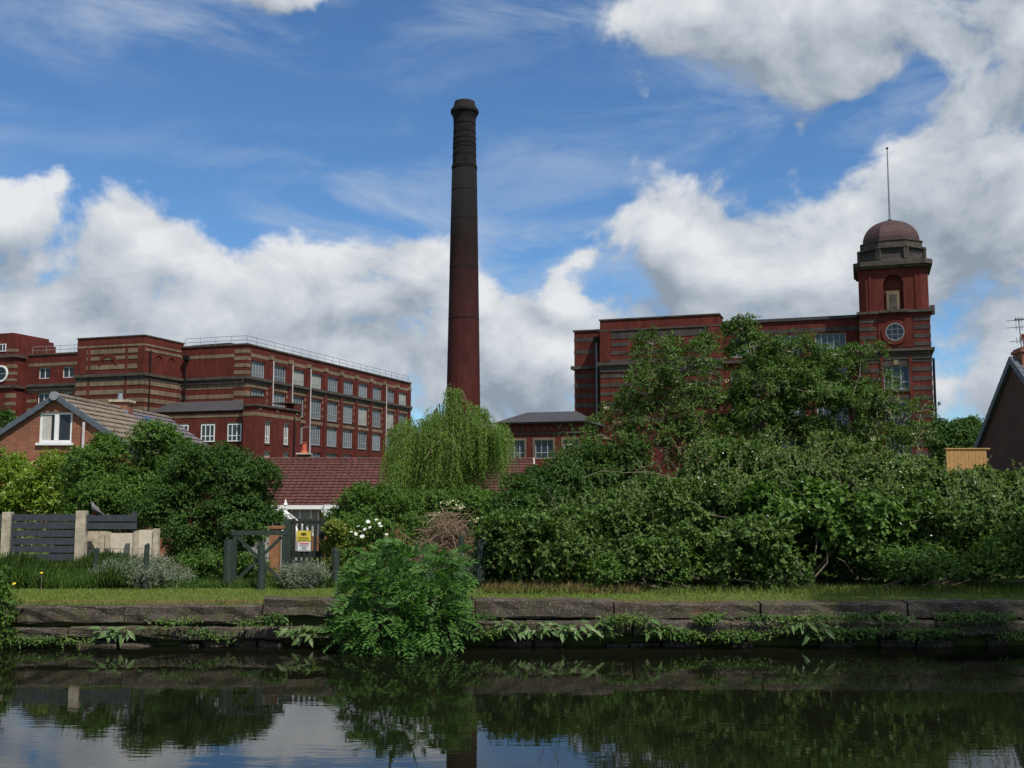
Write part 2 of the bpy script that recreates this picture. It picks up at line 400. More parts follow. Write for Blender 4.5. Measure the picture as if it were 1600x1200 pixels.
# ------------------------------------------------------------------ mills
GRID = math.radians(18.5)
AX = Vector((math.cos(GRID), -math.sin(GRID), 0)); BX = Vector((math.sin(GRID), math.cos(GRID), 0))
winmesh = {}
def window(parent, w, h, nx, ny, loc, rz=0, glass='mill_glass', frame='frame_grey', bar=.07, fb=.12):
    """glazed window: origin at the middle of its sill, looking to -y"""
    key = (w, h, nx, ny, glass, frame, bar)
    if key not in winmesh:
        g = MB().box(-w / 2, w / 2, .06, .12, 0, h).mesh('window'); g.materials.append(M[glass])
        f = MB()
        f.box(-w / 2, w / 2, 0, .1, 0, fb); f.box(-w / 2, w / 2, 0, .1, h - fb, h)
        f.box(-w / 2, -w / 2 + fb, 0, .1, fb, h - fb); f.box(w / 2 - fb, w / 2, 0, .1, fb, h - fb)
        for i in range(1, nx): x = -w / 2 + w * i / nx; f.box(x - bar / 2, x + bar / 2, .01, .1, fb, h - fb)
        for i in range(1, ny): z = h * (i / ny if ny != 2 else .33); f.box(-w / 2 + fb, w / 2 - fb, .02, .1, z - bar / 2, z + bar / 2)
        fm = f.mesh('window_frame'); fm.materials.append(M[frame]); winmesh[key] = (g, fm)
    g, fm = winmesh[key]
    o = link('window', g, parent, loc, rz); link('window_frame', fm, o); return o
def pbox(name, mat, parent, *b): return MB().box(*b).build(name, M[mat], parent)
def railing(parent, pts, h=1.1, step=2.4):
    m = MB()
    for (x0, y0, z0), (x1, y1, z1) in zip(pts[:-1], pts[1:]):
        for k in (1, .5): m.tube([(x0, y0, z0 + h * k), (x1, y1, z1 + h * k)], .035, 4)
        L = math.hypot(x1 - x0, y1 - y0); n = int(L / step)
        for i in range(n + 1): x = x0 + (x1 - x0) * i / n; y = y0 + (y1 - y0) * i / n; m.tube([(x, y, z0), (x, y, z0 + h)], .035, 4)
    m.build('railing', M['rail'], parent)

WR = random.Random(4); M['blind_glass'] = plain('blind_glass', (.30, .30, .25), .3, .3, .6)
def left_mill():
    c = W(385, 600, 140.0)
    root = thing('cotton_mill', 'long red brick mill with buff bands, rows of wide windows and a roof railing', 'mill', (c.x, 140.0, 0), -GRID)
    TOP = 22.1; B = -1.2; L = 53.6
    # core set back behind the piers
    wall = MB(); wall.box(-46, -.45, .45, L - .3, B, TOP - .3)
    # long side: piers, spandrels
    rows = [(17.85, 20.2), (13.4, 16.35), (9.5, 12.35), (5.6, 8.4), (1.7, 4.5)]
    piers = []; cent = []; ww = 3.45
    for i in range(10): cent.append(3.27 + 5.22 * i if i else 2.85)
    ed = [0] + sum([[q - ww / 2, q + ww / 2] for q in cent], []) + [L]
    for i in range(0, len(ed), 2): wall.box(-.45, 0, ed[i], ed[i + 1], B, TOP)
    zz = [B] + sum([[a, b] for a, b in sorted(rows)], []) + [TOP]
    for q in cent:
        for i in range(0, len(zz), 2): wall.box(-.45, -.01, q - ww / 2, q + ww / 2, zz[i], zz[i + 1])
    # front skin with two visible windows in the left recess
    fw = [(-29.3, 18.7, 20.3), (-33.5, 18.7, 20.3), (-29.3, 14.6, 16.6), (-33.5, 14.6, 16.6)]
    wall.box(-28.3, -.45, 0, .45, B, TOP); wall.box(-46, -34.5, 0, .45, B, TOP)
    wall.box(-32.5, -30.3, 0, .45, B, TOP)
    for xc in (-29.3, -33.5):
        for a, b in ((B, 14.6), (16.6, 18.7), (20.3, TOP)): wall.box(xc - 1, xc + 1, .005, .45, a, b)
    wall.build('wall', M['mill_brick'], root)
    for xc, a, b in fw: window(root, 2.0, b - a, 2, 1, (xc, .22, a), 0, 'dark_glass', 'white', .1, .1)
    for q in cent:
        for a, b in rows:
            window(root, ww, round(b - a, 2), 5, 2, (-.22, q, a), math.pi / 2, WR.choice(('mill_glass', 'mill_glass', 'mill_glass', 'dark_glass', 'blind_glass')))
            pbox('window_sill', 'mill_stone', root, -.2, .07, q - ww / 2 - .1, q + ww / 2 + .1, a - .16, a - .003)
    # pilaster strips between bays
    for i in range(10):
        y = 5.88 + 5.22 * i
        if y > L: continue
        pbox('pilaster', 'mill_brick', root, -.1, .22, y - .42, y + .42, B, 17.2)
        pbox('pilaster', 'mill_brick', root, -.1, .22, y - .42, y + .42, 17.95, 20.75)
        pbox('pilaster_cap', 'mill_buff', root, -.1, .30, y - .5, y + .5, 20.75, 21.35)
        for z in (13.7, 14.8, 15.8): pbox('quoin', 'mill_buff', root, -.1, .018, y - .85, y + .85, z, z + .45)
    # bands, side and front
    side = [(20.62, 21.1), (16.55, 17.2), (12.55, 13.0)]
    for i in range(10):
        y0 = 5.88 + 5.22 * (i - 1) + .45 if i else .92; y1 = 5.88 + 5.22 * i - .45
        for a, b in side: pbox('brick_band', 'mill_buff', root, -.1, .03, y0, min(y1, L), a, b)
    pbox('cornice', 'mill_stone', root, -.1, .42, -.42, L, 17.52, 17.9); pbox('frieze', 'grey_buff', root, -.1, .25, -.25, L, 17.2, 17.52)
    for a, b in ((20.5, 20.95), (16.3, 17.0), (15.0, 15.55)): pbox('brick_band', 'mill_buff', root, -10.3, -1.95, -.03, .1, a, b)
    for a, b in ((20.5, 20.95), (16.62, 17.0)): pbox('brick_band', 'mill_buff', root, -36.3, -20.95, -.03, .1, a, b)
    for a, b in ((15.3, 15.75), (14.1, 14.5)):
        for u0, u1 in ((-36.3, -34.52), (-32.48, -30.32), (-28.28, -20.95)): pbox('brick_band', 'mill_buff', root, u0, u1, -.03, .1, a, b)
    pbox('cornice', 'mill_stone', root, -10.3, -.42, -.42, .1, 17.52, 17.9); pbox('frieze', 'grey_buff', root, -10.3, -.25, -.25, .1, 17.0, 17.52)
    pbox('cornice', 'mill_stone', root, -36.3, -20.95, -.35, .1, 17.52, 17.9); pbox('frieze', 'grey_buff', root, -36.3, -20.95, -.2, .1, 17.0, 17.52)
    # corner pier with stripes
    z = 17.95
    for k in range(4): pbox('corner_band', 'mill_buff', root, -1.95, .035, -.035, .88, z + .25 + k * .95, z + .72 + k * .95)
    for k in range(3): pbox('corner_band', 'mill_buff', root, -1.95, .035, -.035, .88, 16.45 - k * 1.15, 17.1 - k * 1.15)
    pbox('coping', 'mill_stone', root, -.55, .15, -.15, L + .1, TOP, TOP + .22); pbox('coping', 'mill_stone', root, -10.3, -.55, -.15, .55, TOP, TOP + .22)
    pbox('coping', 'mill_stone', root, -36.3, -20.95, -.15, .55, TOP, TOP + .22)
    rf = MB(); rf.box(-36, -.6, .6, L - .5, TOP - .25, TOP + .02); rf.prism([(-9.9, TOP + .03), (-2.4, TOP + .03), (-3.4, TOP + .62), (-9.6, TOP + .5)], 1.2, 5)
    rf.build('roof', M['slate'], root)
    railing(root, [(-10, .3, TOP + .2), (-.3, .3, TOP + .2), (-.3, L - .4, TOP + .2)]); railing(root, [(-36, .3, TOP + .2), (-21.2, .3, TOP + .2)])
    for i in (0, 1, 2, 7):
        y = 5.88 + 5.22 * i; MB().tube([(.42, y + .15, 20.6), (.42, y + .15, B)], .085, 8).build('downpipe', M['white_pipe'], root)
    # projecting stair block
    x0, x1, yf = -20.95, -10.3, -7.9; T2 = 22.7
    b = MB(); b.box(x0, x1, yf, .4, B, T2); b.box(x0 + .5, x0 + 1.6, yf - .12, yf, 18, 21.4); b.box(x1 - .9, x1 + .03, yf - .12, yf, 18, 21.4)
    for xx in (-18.9, -13.0): b.box(xx - .18, xx + .18, yf - .1, yf, B, 21.5)
    b.build('stair_block', M['mill_brick'], root)
    for a, q in ((21.45, 21.7), (20.55, 21.15), (19.75, 20.2), (18.5, 19.1), (16.35, 16.95), (15.2, 15.8), (14.1, 14.65), (13.0, 13.5), (11.9, 12.4)):
        e = .6 if a > 18 and a < 21.3 else 0
        pbox('brick_band', 'mill_buff', root, x0 + e, x1 - (.95 if e else -.035), yf - .06, yf + .1, a, q)
    for a, q in ((21.45, 21.7), (20.75, 21.1), (16.35, 16.95), (15.2, 15.8), (14.1, 14.65), (13.0, 13.5)): pbox('brick_band', 'mill_buff', root, x1 - .1, x1 + .06, yf + .2, -.05, a, q)
    m = MB(); m.arch(-15.9, 19.1, 1.05, 1.5, yf - .14, yf + .1, 14); m.build('blind_arch', M['mill_brick'], root)
    for yc in (yf + 2.9, yf + 5.6):
        m = MB(); m.arch(0, 19.6, .8, 1.08, -.1, .1, 12); m.box(-1.08, -.8, -.1, .1, 17.95, 19.6); m.box(.8, 1.08, -.1, .1, 17.95, 19.6)
        o = m.build('blind_arch', M['mill_brick'], root, loc=(x1, yc, 0)); o.rotation_euler[2] = math.pi / 2
    pbox('cornice', 'mill_stone', root, x0 - .3, x1 + .3, yf - .3, -.36, 17.52, 17.9); pbox('frieze', 'grey_buff', root, x0 - .1, x1 + .1, yf - .1, -.26, 16.96, 17.52)
    pbox('coping', 'mill_stone', root, x0 - .1, x1 + .1, yf - .1, .5, T2, T2 + .16)
    MB().tube([(x1 + .15, yf + 1.1, 20.9), (x1 + .15, yf + 1.1, B)], .1, 8).build('downpipe', M['iron'], root)
    MB().tube([(-9.3, -.5, 20.6), (-9.3, -.5, B)], .11, 8).build('downpipe', M['iron'], root)
    m = MB(); m.box(-9.6, -9.0, -.75, -.05, 20.4, 20.95); m.build('rain_hopper', M['iron'], root)
    # end tower at the left
    x0, x1, yf = -45.8, -37.0, -2.0
    b = MB(); b.box(x0, x1, yf, 6, B, 24.2); b.box(x0 + .2, x1 - .25, yf + .2, 5.8, 24.2, 24.8); b.box(x0 + .5, x1 - .9, yf + .5, 5.5, 24.8, 25.35)
    b.build('tower', M['mill_brick'], root)
    for a, q in ((22.5, 22.95), (20.2, 20.7), (19.2, 19.6), (18.3, 18.65), (15.9, 16.5), (14.8, 15.3), (13.7, 14.1)):
        pbox('brick_band', 'mill_buff', root, x1 - 1.4, x1 + .03, yf - .04, yf + .6, a, q)
    for a in (17.3, 21.7): pbox('cornice', 'mill_stone', root, x0, x1 + .28, yf - .28, 6, a, a + .4)
    m = MB(); m.lathe([(1.02, 0), (1.02, .1)], 24); o = m.build('round_window', M['dark_glass'], root, loc=(-39.2, yf - .02, 19.4)); o.rotation_euler[0] = math.pi / 2
    m = MB(); m.arch(0, 0, .95, 1.2, -.12, .05, 24, 0, 2 * math.pi); m.box(-.95, .95, -.06, .02, -.05, .05); m.box(-.05, .05, -.055, .02, -.95, .95)
    m.build('round_window_frame', M['white'], root, loc=(-39.2, yf - .06, 19.4))
    window(root, 1.8, 1.1, 3, 1, (-39.5, yf - .1, 22.6), 0, 'dark_glass', 'white', .09, .1)
    return root
left_mill()

def annex():
    c = W(400, 640, 130.0)
    root = thing('mill_annex', 'lower red brick annex with white sash windows, slate roof and raised parapet corners', 'building', (c.x, 130.0, 0), -GRID)
    B = -1.2; E = 13.1; R = 10.9
    wins_s = [(2.85, 8.6, 11.2), (7.35, 8.6, 11.2), (2.85, 5.1, 7.4), (7.35, 5.1, 7.4)]
    wall = MB(); wall.box(-1.8, -.3, .3, R, B, E); wall.box(-1.8, -.3, 0, .3, B, E)
    ed = [0, 2.2, 3.5, 6.7, 8.0, R]
    for i in (0, 2, 4): wall.box(-.3, 0, ed[i], ed[i + 1], B, E)
    for yc in (2.85, 7.35):
        for a, b in ((B, 5.1), (7.4, 8.6), (11.2, E)): wall.box(-.3, -.005, yc - .65, yc + .65, a, b)
    wall.build('wall', M['mill_brick'], root)
    for yc, a, b in wins_s:
        window(root, 1.3, round(b - a, 2), 3, 2, (-.16, yc, a), math.pi / 2, 'dark_glass', 'white', .1, .13)
        pbox('lintel', 'mill_stone', root, -.1, .03, yc - .75, yc + .75, b, b + .25); pbox('window_sill', 'mill_stone', root, -.15, .08, yc - .75, yc + .75, a - .2, a - .003)
    pbox('brick_band', 'mill_buff', root, -.1, .03, .04, R, 11.9, 12.35); pbox('brick_band', 'mill_buff', root, -1.8, .03, -.03, .1, 11.9, 12.35)
    pbox('cornice', 'mill_stone', root, -1.9, .22, -.22, R + .1, E, E + .22)
    pbox('parapet_corner', 'mill_brick', root, -1.8, .05, -.05, 1.9, E + .22, E + 1.15); pbox('coping', 'mill_stone', root, -1.9, .12, -.12, 2.0, E + 1.15, E + 1.27)
    pbox('parapet_corner', 'mill_brick', root, -1.2, .05, R - 1.7, R, E + .22, E + .95); pbox('coping', 'mill_stone', root, -2.6, .1, R - 3.2, R + .05, E + .95, E + 1.06)
    for y in (1.0, 5.0, 9.9): pbox('stone_block', 'mill_buff', root, -.1, .06, y - .25, y + .25, 12.65, 12.95)
    MB().tube([(.14, 9.1, 12.3), (.14, 9.1, B)], .09, 8).build('downpipe', M['iron'], root)
    # wing with hipped slate roof, set back a little
    w = MB(); w.box(-16.5, -1.8, 1.2, 9, B, 12.6); w.build('wing_wall', M['mill_brick'], root)
    for xc in (-3.7, -7.6, -11.5):
        for a in (8.8, 4.9): window(root, 2.0, 2.2, 3, 2, (xc, 1.06, a), 0, 'dark_glass', 'white', .1, .12); pbox('lintel', 'mill_stone', root, xc - 1.1, xc + 1.1, 1.12, 1.4, a + 2.2, a + 2.42)
    pbox('brick_band', 'mill_buff', root, -16.5, -1.82, 1.15, 1.4, 11.9, 12.3); pbox('gutter', 'iron', root, -16.7, -1.7, .95, 1.2, 12.6, 12.75)
    r = MB(); r.add([(-16.8, .9, 12.72), (-1.75, .9, 12.72), (-1.75, 9.3, 12.72), (-16.8, 9.3, 12.72), (-14.8, 3.6, 14.2), (-3.2, 3.6, 14.2), (-3.2, 6.6, 14.2), (-14.8, 6.6, 14.2)],
                    [(0, 1, 5, 4), (1, 2, 6, 5), (2, 3, 7, 6), (3, 0, 4, 7), (4, 5, 6, 7), (0, 3, 2, 1)]); r.build('roof', M['slate'], root)
annex()

def mill_chimney():
    Y = 135.0; c = W(724.5, 500, Y); root = thing('mill_chimney', 'tall tapering round brick mill chimney with blackened top', 'chimney', (c.x, Y, -1.2), 0)
    zt = lambda py: W(724, py, Y).z + 1.2
    rd = lambda wpx: wpx / 2 * Y / F
    z0 = zt(610)
    prof = [(rd(58), 0), (rd(52.5), z0), (rd(44.5), zt(380)), (rd(40), zt(263))]
    MB().lathe(prof, 40).build('shaft', M['chimney_brick'], root, True)
    MB().lathe([(rd(41.5), zt(264)), (rd(38.5), zt(258)), (rd(35.5), zt(195)), (rd(36.5), zt(186)), (rd(41), zt(180)), (rd(45.5), zt(177)), (rd(45.5), zt(173)), (rd(42), zt(171))], 40).build('neck', M['chimney_top'], root)
    MB().lathe([(rd(37), zt(171.5)), (rd(36.5), zt(166)), (rd(33), zt(165.5)), (rd(33), zt(160)), (rd(29), zt(160)), (rd(27), zt(169))], 40).build('cap', M['cap_stone'], root)
    for py, w in ((262, 41.5), (245, 38.6), (233, 38.3), (227, 38), (219, 37.6), (209, 37), (196, 36.6)): MB().lathe([(rd(w) - .1, zt(py)), (rd(w) + .0, zt(py) + .04), (rd(w) + .0, zt(py) + .16), (rd(w) - .1, zt(py) + .2)], 40).build('iron_band', M['iron'], root)
    for py in (300, 345, 420, 500): w = 40 + (py - 263) * .037; MB().lathe([(rd(w) + .01, zt(py)), (rd(w) + .02, zt(py) + .03), (rd(w) + .02, zt(py) + .1), (rd(w) + .01, zt(py) + .14)], 40).build('iron_band', M['iron'], root)
mill_chimney()

def right_mill():
    o = W(1340, 600, 118.8)
    root = thing('tower_mill', 'red brick mill with domed stair tower, grey bands and a tall flagpole', 'mill', (o.x, 118.8, 0), -GRID)
    B = -1.2; TOP = 22.2
    w = MB(); w.box(-33.1, 6, .45, 30, B, TOP); w.box(-33.1, -29.15, 0, .45, B, TOP)
    rows = [(18.2, 20.6), (13.7, 16.6), (9.8, 12.6), (5.9, 8.6)]
    cents = [-12.4, -7.6, -2.8]
    ed = [-15] + sum([[q - 1.7, q + 1.7] for q in cents], []) + [.45]
    for i in range(0, len(ed), 2): w.box(ed[i], ed[i + 1], 0, .45, B, TOP)
    zz = [B] + sum([[a, b] for a, b in sorted(rows)], []) + [TOP]
    for q in cents:
        for i in range(0, len(zz), 2): w.box(q - 1.7, q + 1.7, .01, .45, zz[i], zz[i + 1])
    w.build('wall', M['mill_brick'], root)
    for q in cents:
        for a, b in rows: window(root, 3.4, round(b - a, 2), 5, 2, (q, .22, a), 0)
    pbox('cornice', 'mill_stone', root, -15, .45, -.35, .1, 17.5, 17.9); pbox('cornice', 'mill_stone', root, -33.5, -29.15, -.35, 10, 17.5, 17.9)
    pbox('brick_band', 'grey_buff', root, -15, .45, -.03, .1, 20.8, 21.3)
    pbox('coping', 'slate', root, -15, .4, -.2, 1, TOP, TOP + .35); pbox('coping', 'mill_stone', root, -33.25, -29.15, -.15, 10, TOP, TOP + .18)
    for a in (20.9, 19.4, 16.4, 15.2, 14.0, 12.8, 8): pbox('brick_band', 'grey_buff', root, -33.13, -29.15, -.03, 9, a, a + .5)
    MB().tube([(-30.2, -.3, 21.2), (-30.2, -.3, B)], .12, 8).build('downpipe', M['rail'], root); pbox('rain_hopper', 'iron', root, -30.55, -29.85, -.6, -.05, 20.8, 21.4)
    # projecting stair block
    x0, x1, yf = -29.15, -15, -2.8; T2 = 22.95
    b = MB(); b.box(x0, x1, yf, .5, B, T2); b.box(x0, x0 + 1.3, yf - .12, yf, 18, 21.6); b.box(x1 - 1.3, x1, yf - .12, yf, 18, 21.6); b.build('stair_block', M['mill_brick'], root)
    for a, q in ((20.65, 21.5), (19.75, 20.2), (18.75, 19.2), (17.9, 18.2), (16.0, 16.45), (14.9, 15.35), (13.9, 14.3), (12.8, 13.15)):
        e = 1.35 if a > 18 else 0
        pbox('brick_band', 'grey_buff', root, x0 + e, x1 - e, yf - .05, yf + .1, a, q)
    pbox('cornice', 'mill_stone', root, x0 - .3, x1 + .3, yf - .35, -.37, 17.5, 17.9); pbox('frieze', 'grey_buff', root, x0 - .06, x1 + .06, yf - .1, -.3, 16.7, 17.5)
    pbox('string_course', 'mill_stone', root, x0 - .1, x1 + .1, yf - .16, .4, 21.6, 21.78)
    pbox('coping', 'mill_stone', root, x0 - .12, x1 + .12, yf - .12, .6, T2, T2 + .15)
    for xc in (x0 + 4.6, x1 - 4.6): m = MB(); m.arch(xc, 19.0, 1.0, 1.45, yf - .14, yf + .1, 14); m.build('blind_arch', M['mill_brick'], root)
    # stair tower: local frame at its centre line
    xa, xb, yt = .45, 7.75, -2.5; xc = (xa + xb) / 2
    t = MB(); Z1, Z2 = 18.1, 22.1
    t.box(xa, xb, yt + .4, 5, B, Z2)
    for s0, s1 in ((xa, xa + 2.3), (xb - 2.3, xb)): t.box(s0, s1, yt, yt + .4, B, Z2)
    wr = [(13.65, 16.25), (9.7, 12.3), (5.8, 8.4)]
    zs = [B] + sum([[a, q] for a, q in sorted(wr)], []) + [Z2]
    for i in range(0, len(zs), 2): t.box(xa + 2.3, xb - 2.3, yt + .01, yt + .4, zs[i], zs[i + 1])
    t.build('tower', M['mill_brick'], root)
    for a, q in wr:
        window(root, 2.7, round(q - a, 2), 3, 2, (xc, yt + .2, a), 0, 'dark_glass', 'frame_grey', .1, .1)
        pbox('window_sill', 'mill_stone', root, xa + 2.1, xb - 2.1, yt - .12, yt + .2, a - .25, a - .004); pbox('lintel', 'grey_buff', root, xa + 2.2, xb - 2.2, yt - .04, yt + .1, q, q + .7)
        pbox('keystone', 'mill_buff', root, xc - .25, xc + .25, yt - .12, yt + .05, q + .12, q + .66)
    for z in [2.2 + 1.03 * k for k in range(15)]:
        if z > 17: continue
        for s0, s1 in ((xa - .03, xa + 2.0), (xb - 2.0, xb + .03)): pbox('brick_band', 'grey_buff', root, s0, s1, yt - .05, yt + .3, z, z + .48)
    for s0 in (xa + 2.02, xb - 2.32): pbox('pilaster', 'mill_brick', root, s0, s0 + .3, yt - .15, yt + .1, B, 17.3)
    pbox('frieze', 'grey_buff', root, xa - .06, xb + .06, yt - .12, 4.8, 16.98, 17.55)
    pbox('cornice', 'mill_stone', root, xa - .35, xb + .35, yt - .4, 5, 17.85, 18.15)
    for k in range(26): pbox('dentil', 'mill_stone', root, xa + .1 + k * .275, xa + .24 + k * .275, yt - .3, yt + .05, 17.56, 17.84)
    for z in (18.4, 19.3, 20.25, 21.15):
        for s0, s1 in ((xa - .03, xa + 1.7), (xb - 1.7, xb + .03)): pbox('brick_band', 'grey_buff', root, s0, s1, yt - .05, yt + .3, z, z + .42)
    pbox('window_panel', 'mill_brick', root, xc - 1.75, xc + 1.75, yt - .1, yt + .1, 18.3, 21.7)
    m = MB(); m.lathe([(.92, 0), (.92, .06)], 28); g = m.build('round_window', M['dark_glass'], root, loc=(xc, yt - .11, 20.0)); g.rotation_euler[0] = math.pi / 2
    m = MB(); m.arch(0, 0, .86, 1.0, -.1, .05, 28, 0, 2 * math.pi); m.box(-.86, .86, -.05, .03, -.3, -.24); m.box(-.86, .86, -.05, .03, .28, .34); m.box(-.32, -.26, -.045, .03, -.82, .82); m.box(.28, .34, -.045, .03, -.82, .82)
    m.build('round_window_frame', M['dim_frame'], root, loc=(xc, yt - .14, 20.0))
    m = MB(); m.arch(0, 0, 1.0, 1.4, -.1, .05, 28, 0, 2 * math.pi); m.build('brick_ring', M['mill_brick'], root, loc=(xc, yt - .12, 20.0))
    pbox('cornice', 'mill_stone', root, xa - .3, xb + .3, yt - .35, 5, Z2, Z2 + .28)
    # upper stage with chamfered corners and a niche
    ch = .75; yb = 4.6; Z3 = 27.2; n0, n1 = xc - 1.05, xc + 1.05
    def chamfer(m, x0, x1, y0, y1, c, z0, z1):
        q = [(x0 + c, y0), (x1 - c, y0), (x1, y0 + c), (x1, y1 - c), (x1 - c, y1), (x0 + c, y1), (x0, y1 - c), (x0, y0 + c)]
        m.add([(x, y, z0) for x, y in q] + [(x, y, z1) for x, y in q], [tuple(range(7, -1, -1)), tuple(range(8, 16))] + [(i, (i + 1) % 8, (i + 1) % 8 + 8, i + 8) for i in range(8)])
    m = MB(); chamfer(m, xa, xb, yt + .55, yb, ch, Z2 + .28, Z3)
    for s0, s1 in ((xa + ch, n0), (n1, xb - ch)): m.box(s0, s1, yt, yt + .56, Z2 + .28, Z3)
    m.add([(xa, yt + .74, Z2 + .28), (xa + ch, yt, Z2 + .28), (xa + ch, yt + .74, Z2 + .28), (xa, yt + .74, Z3), (xa + ch, yt, Z3), (xa + ch, yt + .74, Z3)], [(0, 1, 4, 3), (1, 2, 5, 4), (2, 0, 3, 5), (3, 4, 5)])
    m.add([(xb, yt + .74, Z2 + .28), (xb - ch, yt, Z2 + .28), (xb - ch, yt + .74, Z2 + .28), (xb, yt + .74, Z3), (xb - ch, yt, Z3), (xb - ch, yt + .74, Z3)], [(1, 0, 3, 4), (2, 1, 4, 5), (0, 2, 5, 3), (5, 4, 3)])
    n = 12
    for i in range(n):          # spandrel over the niche arch
        a0 = math.pi * i / n; a1 = math.pi * (i + 1) / n; r = 1.05
        q = [(xc + r * math.cos(a0), 25.4 + r * math.sin(a0)), (xc + r * math.cos(a0), Z3), (xc + r * math.cos(a1), Z3), (xc + r * math.cos(a1), 25.4 + r * math.sin(a1))]
        m.prism(q[::-1], yt + .01, yt + .56)
    m.build('tower_stage', M['mill_brick'], root)
    for s0 in (xa + ch + .35, xb - ch - .65): pbox('pilaster', 'mill_brick', root, s0, s0 + .3, yt - .1, yt + .1, Z2 + .3, Z3 - .02)
    d = MB(); d.box(xc - .75, xc + .65, yt + .35, yt + .6, 22.45, 24.7); d.build('door_surround', M['mill_buff'], root); pbox('door', 'mill_stone', root, xc - .42, xc + .36, yt + .31, yt + .5, 22.45, 24.3)
    pbox('balcony_slab', 'mill_stone', root, xc - 1.5, xc + 1.5, yt - .6, yt + .1, Z2 + .05, Z2 + .34)
    cc = (xc, (yt + yb) / 2)
    def octo(prof, name, mat, sm=False): MB().lathe(prof, 8, cc, math.pi / 8).build(name, M[mat], root, sm)
    m = MB(); chamfer(m, xa - .28, xb + .28, yt - .35, yb + .3, ch, Z3, Z3 + .25); chamfer(m, xa - .5, xb + .5, yt - .6, yb + .5, ch, Z3 + .25, Z3 + .75); m.build('cornice', M['mill_stone'], root)
    octo([(3.95, Z3 + .75), (3.85, 28.25), (3.7, 28.3), (3.7, 29.5)], 'drum', 'grey_buff')
    octo([(4.0, 29.5), (4.0, 29.7), (3.55, 29.72), (3.5, 30.4), (3.62, 30.42), (3.62, 30.52), (3.4, 30.53)], 'drum_cornice', 'mill_stone')
    for k in range(8):
        a = math.pi / 4 * k - math.pi / 2; rr = 3.7 * math.cos(math.pi / 8)
        o2 = MB().box(-.75, .75, -.02, .06, 0, .42).build('louvre', M['ink'], root, loc=(cc[0] + (rr + .01) * math.cos(a), cc[1] + (rr + .01) * math.sin(a), 28.95)); o2.rotation_euler[2] = a + math.pi / 2
        a = math.pi / 4 * k + math.pi / 8; o2 = MB().box(-.28, .28, -.2, .12, 0, 1.25).build('drum_pier', M['mill_stone'], root, loc=(cc[0] + 3.68 * math.cos(a), cc[1] + 3.68 * math.sin(a), 28.25)); o2.rotation_euler[2] = a + math.pi / 2
    R = 3.3
    octo([(R * math.cos(t), 30.53 + 2.85 * math.sin(t)) for t in [math.radians(q) for q in (0, 10, 20, 30, 40, 50, 60, 70, 80, 87)]], 'dome', 'dome')
    MB().lathe([(.3, 33.25), (.32, 33.35), (.15, 33.4), (.28, 33.55), (.12, 33.7)], 12, cc).build('finial', M['rail'], root)
    MB().tube([(cc[0], cc[1], 33.6), (cc[0], cc[1], 41.85)], [.11, .06], 8).build('flagpole', M['rail'], root); MB().lathe([(.06, 41.85), (.15, 41.92), (.13, 42.05), (.03, 42.1)], 10, cc).build('pole_cap', M['iron'], root)
    MB().tube([(xb + .2, yt + .3, 17), (xb + .2, yt + .3, B)], .13, 8).build('downpipe', M['iron'], root)
    pbox('bracket', 'mill_stone', root, xb + .05, xb + .55, yt + .2, yt + 1.2, Z2 - .2, Z2 + .75)
M['dome'] = plain('dome', (.06, .03, .026), .55, .35, 2.5)
right_mill()

def engine_house():
    Y = 95.0; p0 = W(775, 661, Y); p1 = W(910, 661, Y)
    root = thing('engine_house', 'single storey red brick block with hipped slate roof between the chimney and tower mill', 'building', (p0.x, Y, 0), -GRID)
    Lx = (p1.x - p0.x) * 1.05; E = p0.z - .1; B = -1.2
    ws = [(1.95, 1.5), (4.5, 1.7), (7.0, 1.4)]; za, zb = E - 3.15, E - 1.5
    w = MB(); w.box(0, Lx, .3, 7, B, E); ed = [0] + sum([[c - q / 2, c + q / 2] for c, q in ws if c + q / 2 < Lx], []) + [Lx]
    for i in range(0, len(ed), 2): w.box(ed[i], ed[i + 1], 0, .3, B, E)
    for c, q in ws:
        if c + q / 2 < Lx:
            w.box(c - q / 2, c + q / 2, .005, .3, B, za); w.box(c - q / 2, c + q / 2, .005, .3, zb, E)
    w.build('wall', M['mill_brick'], root)
    for c, q in ws:
        if c + q / 2 < Lx:
            window(root, q, 1.65, 3, 2, (c, .15, za), 0, 'dark_glass', 'frame_grey', .06, .07)
            f = MB(); f.box(c - q / 2 - .18, c + q / 2 + .18, -.04, .1, zb, zb + .2); f.box(c - q / 2 - .18, c - q / 2, -.04, .1, za, zb); f.box(c + q / 2, c + q / 2 + .18, -.04, .1, za, zb); f.build('window_surround', M['mill_buff'], root)
    pbox('brick_band', 'grey_buff', root, -.04, Lx + .04, -.06, .2, E - 1.0, E - .85)
    for k in range(11): pbox('stone_block', 'mill_stone', root, .3 + k * .68, .62 + k * .68, -.05, .1, E - .62, E - .4)
    r = MB(); r.add([(-.4, -.4, E), (Lx + .4, -.4, E), (Lx + .4, 7.4, E), (-.4, 7.4, E), (1.9, 3.3, E + 1.25), (Lx - 1.6, 3.3, E + 1.25), (Lx - 1.6, 3.8, E + 1.25), (1.9, 3.8, E + 1.25)],
                    [(0, 1, 5, 4), (1, 2, 6, 5), (2, 3, 7, 6), (3, 0, 4, 7), (4, 5, 6, 7), (0, 3, 2, 1)]); r.build('roof', M['slate'], root)
    pbox('gutter', 'iron', root, -.45, Lx + .45, -.5, -.38, E - .06, E + .1)
engine_house()

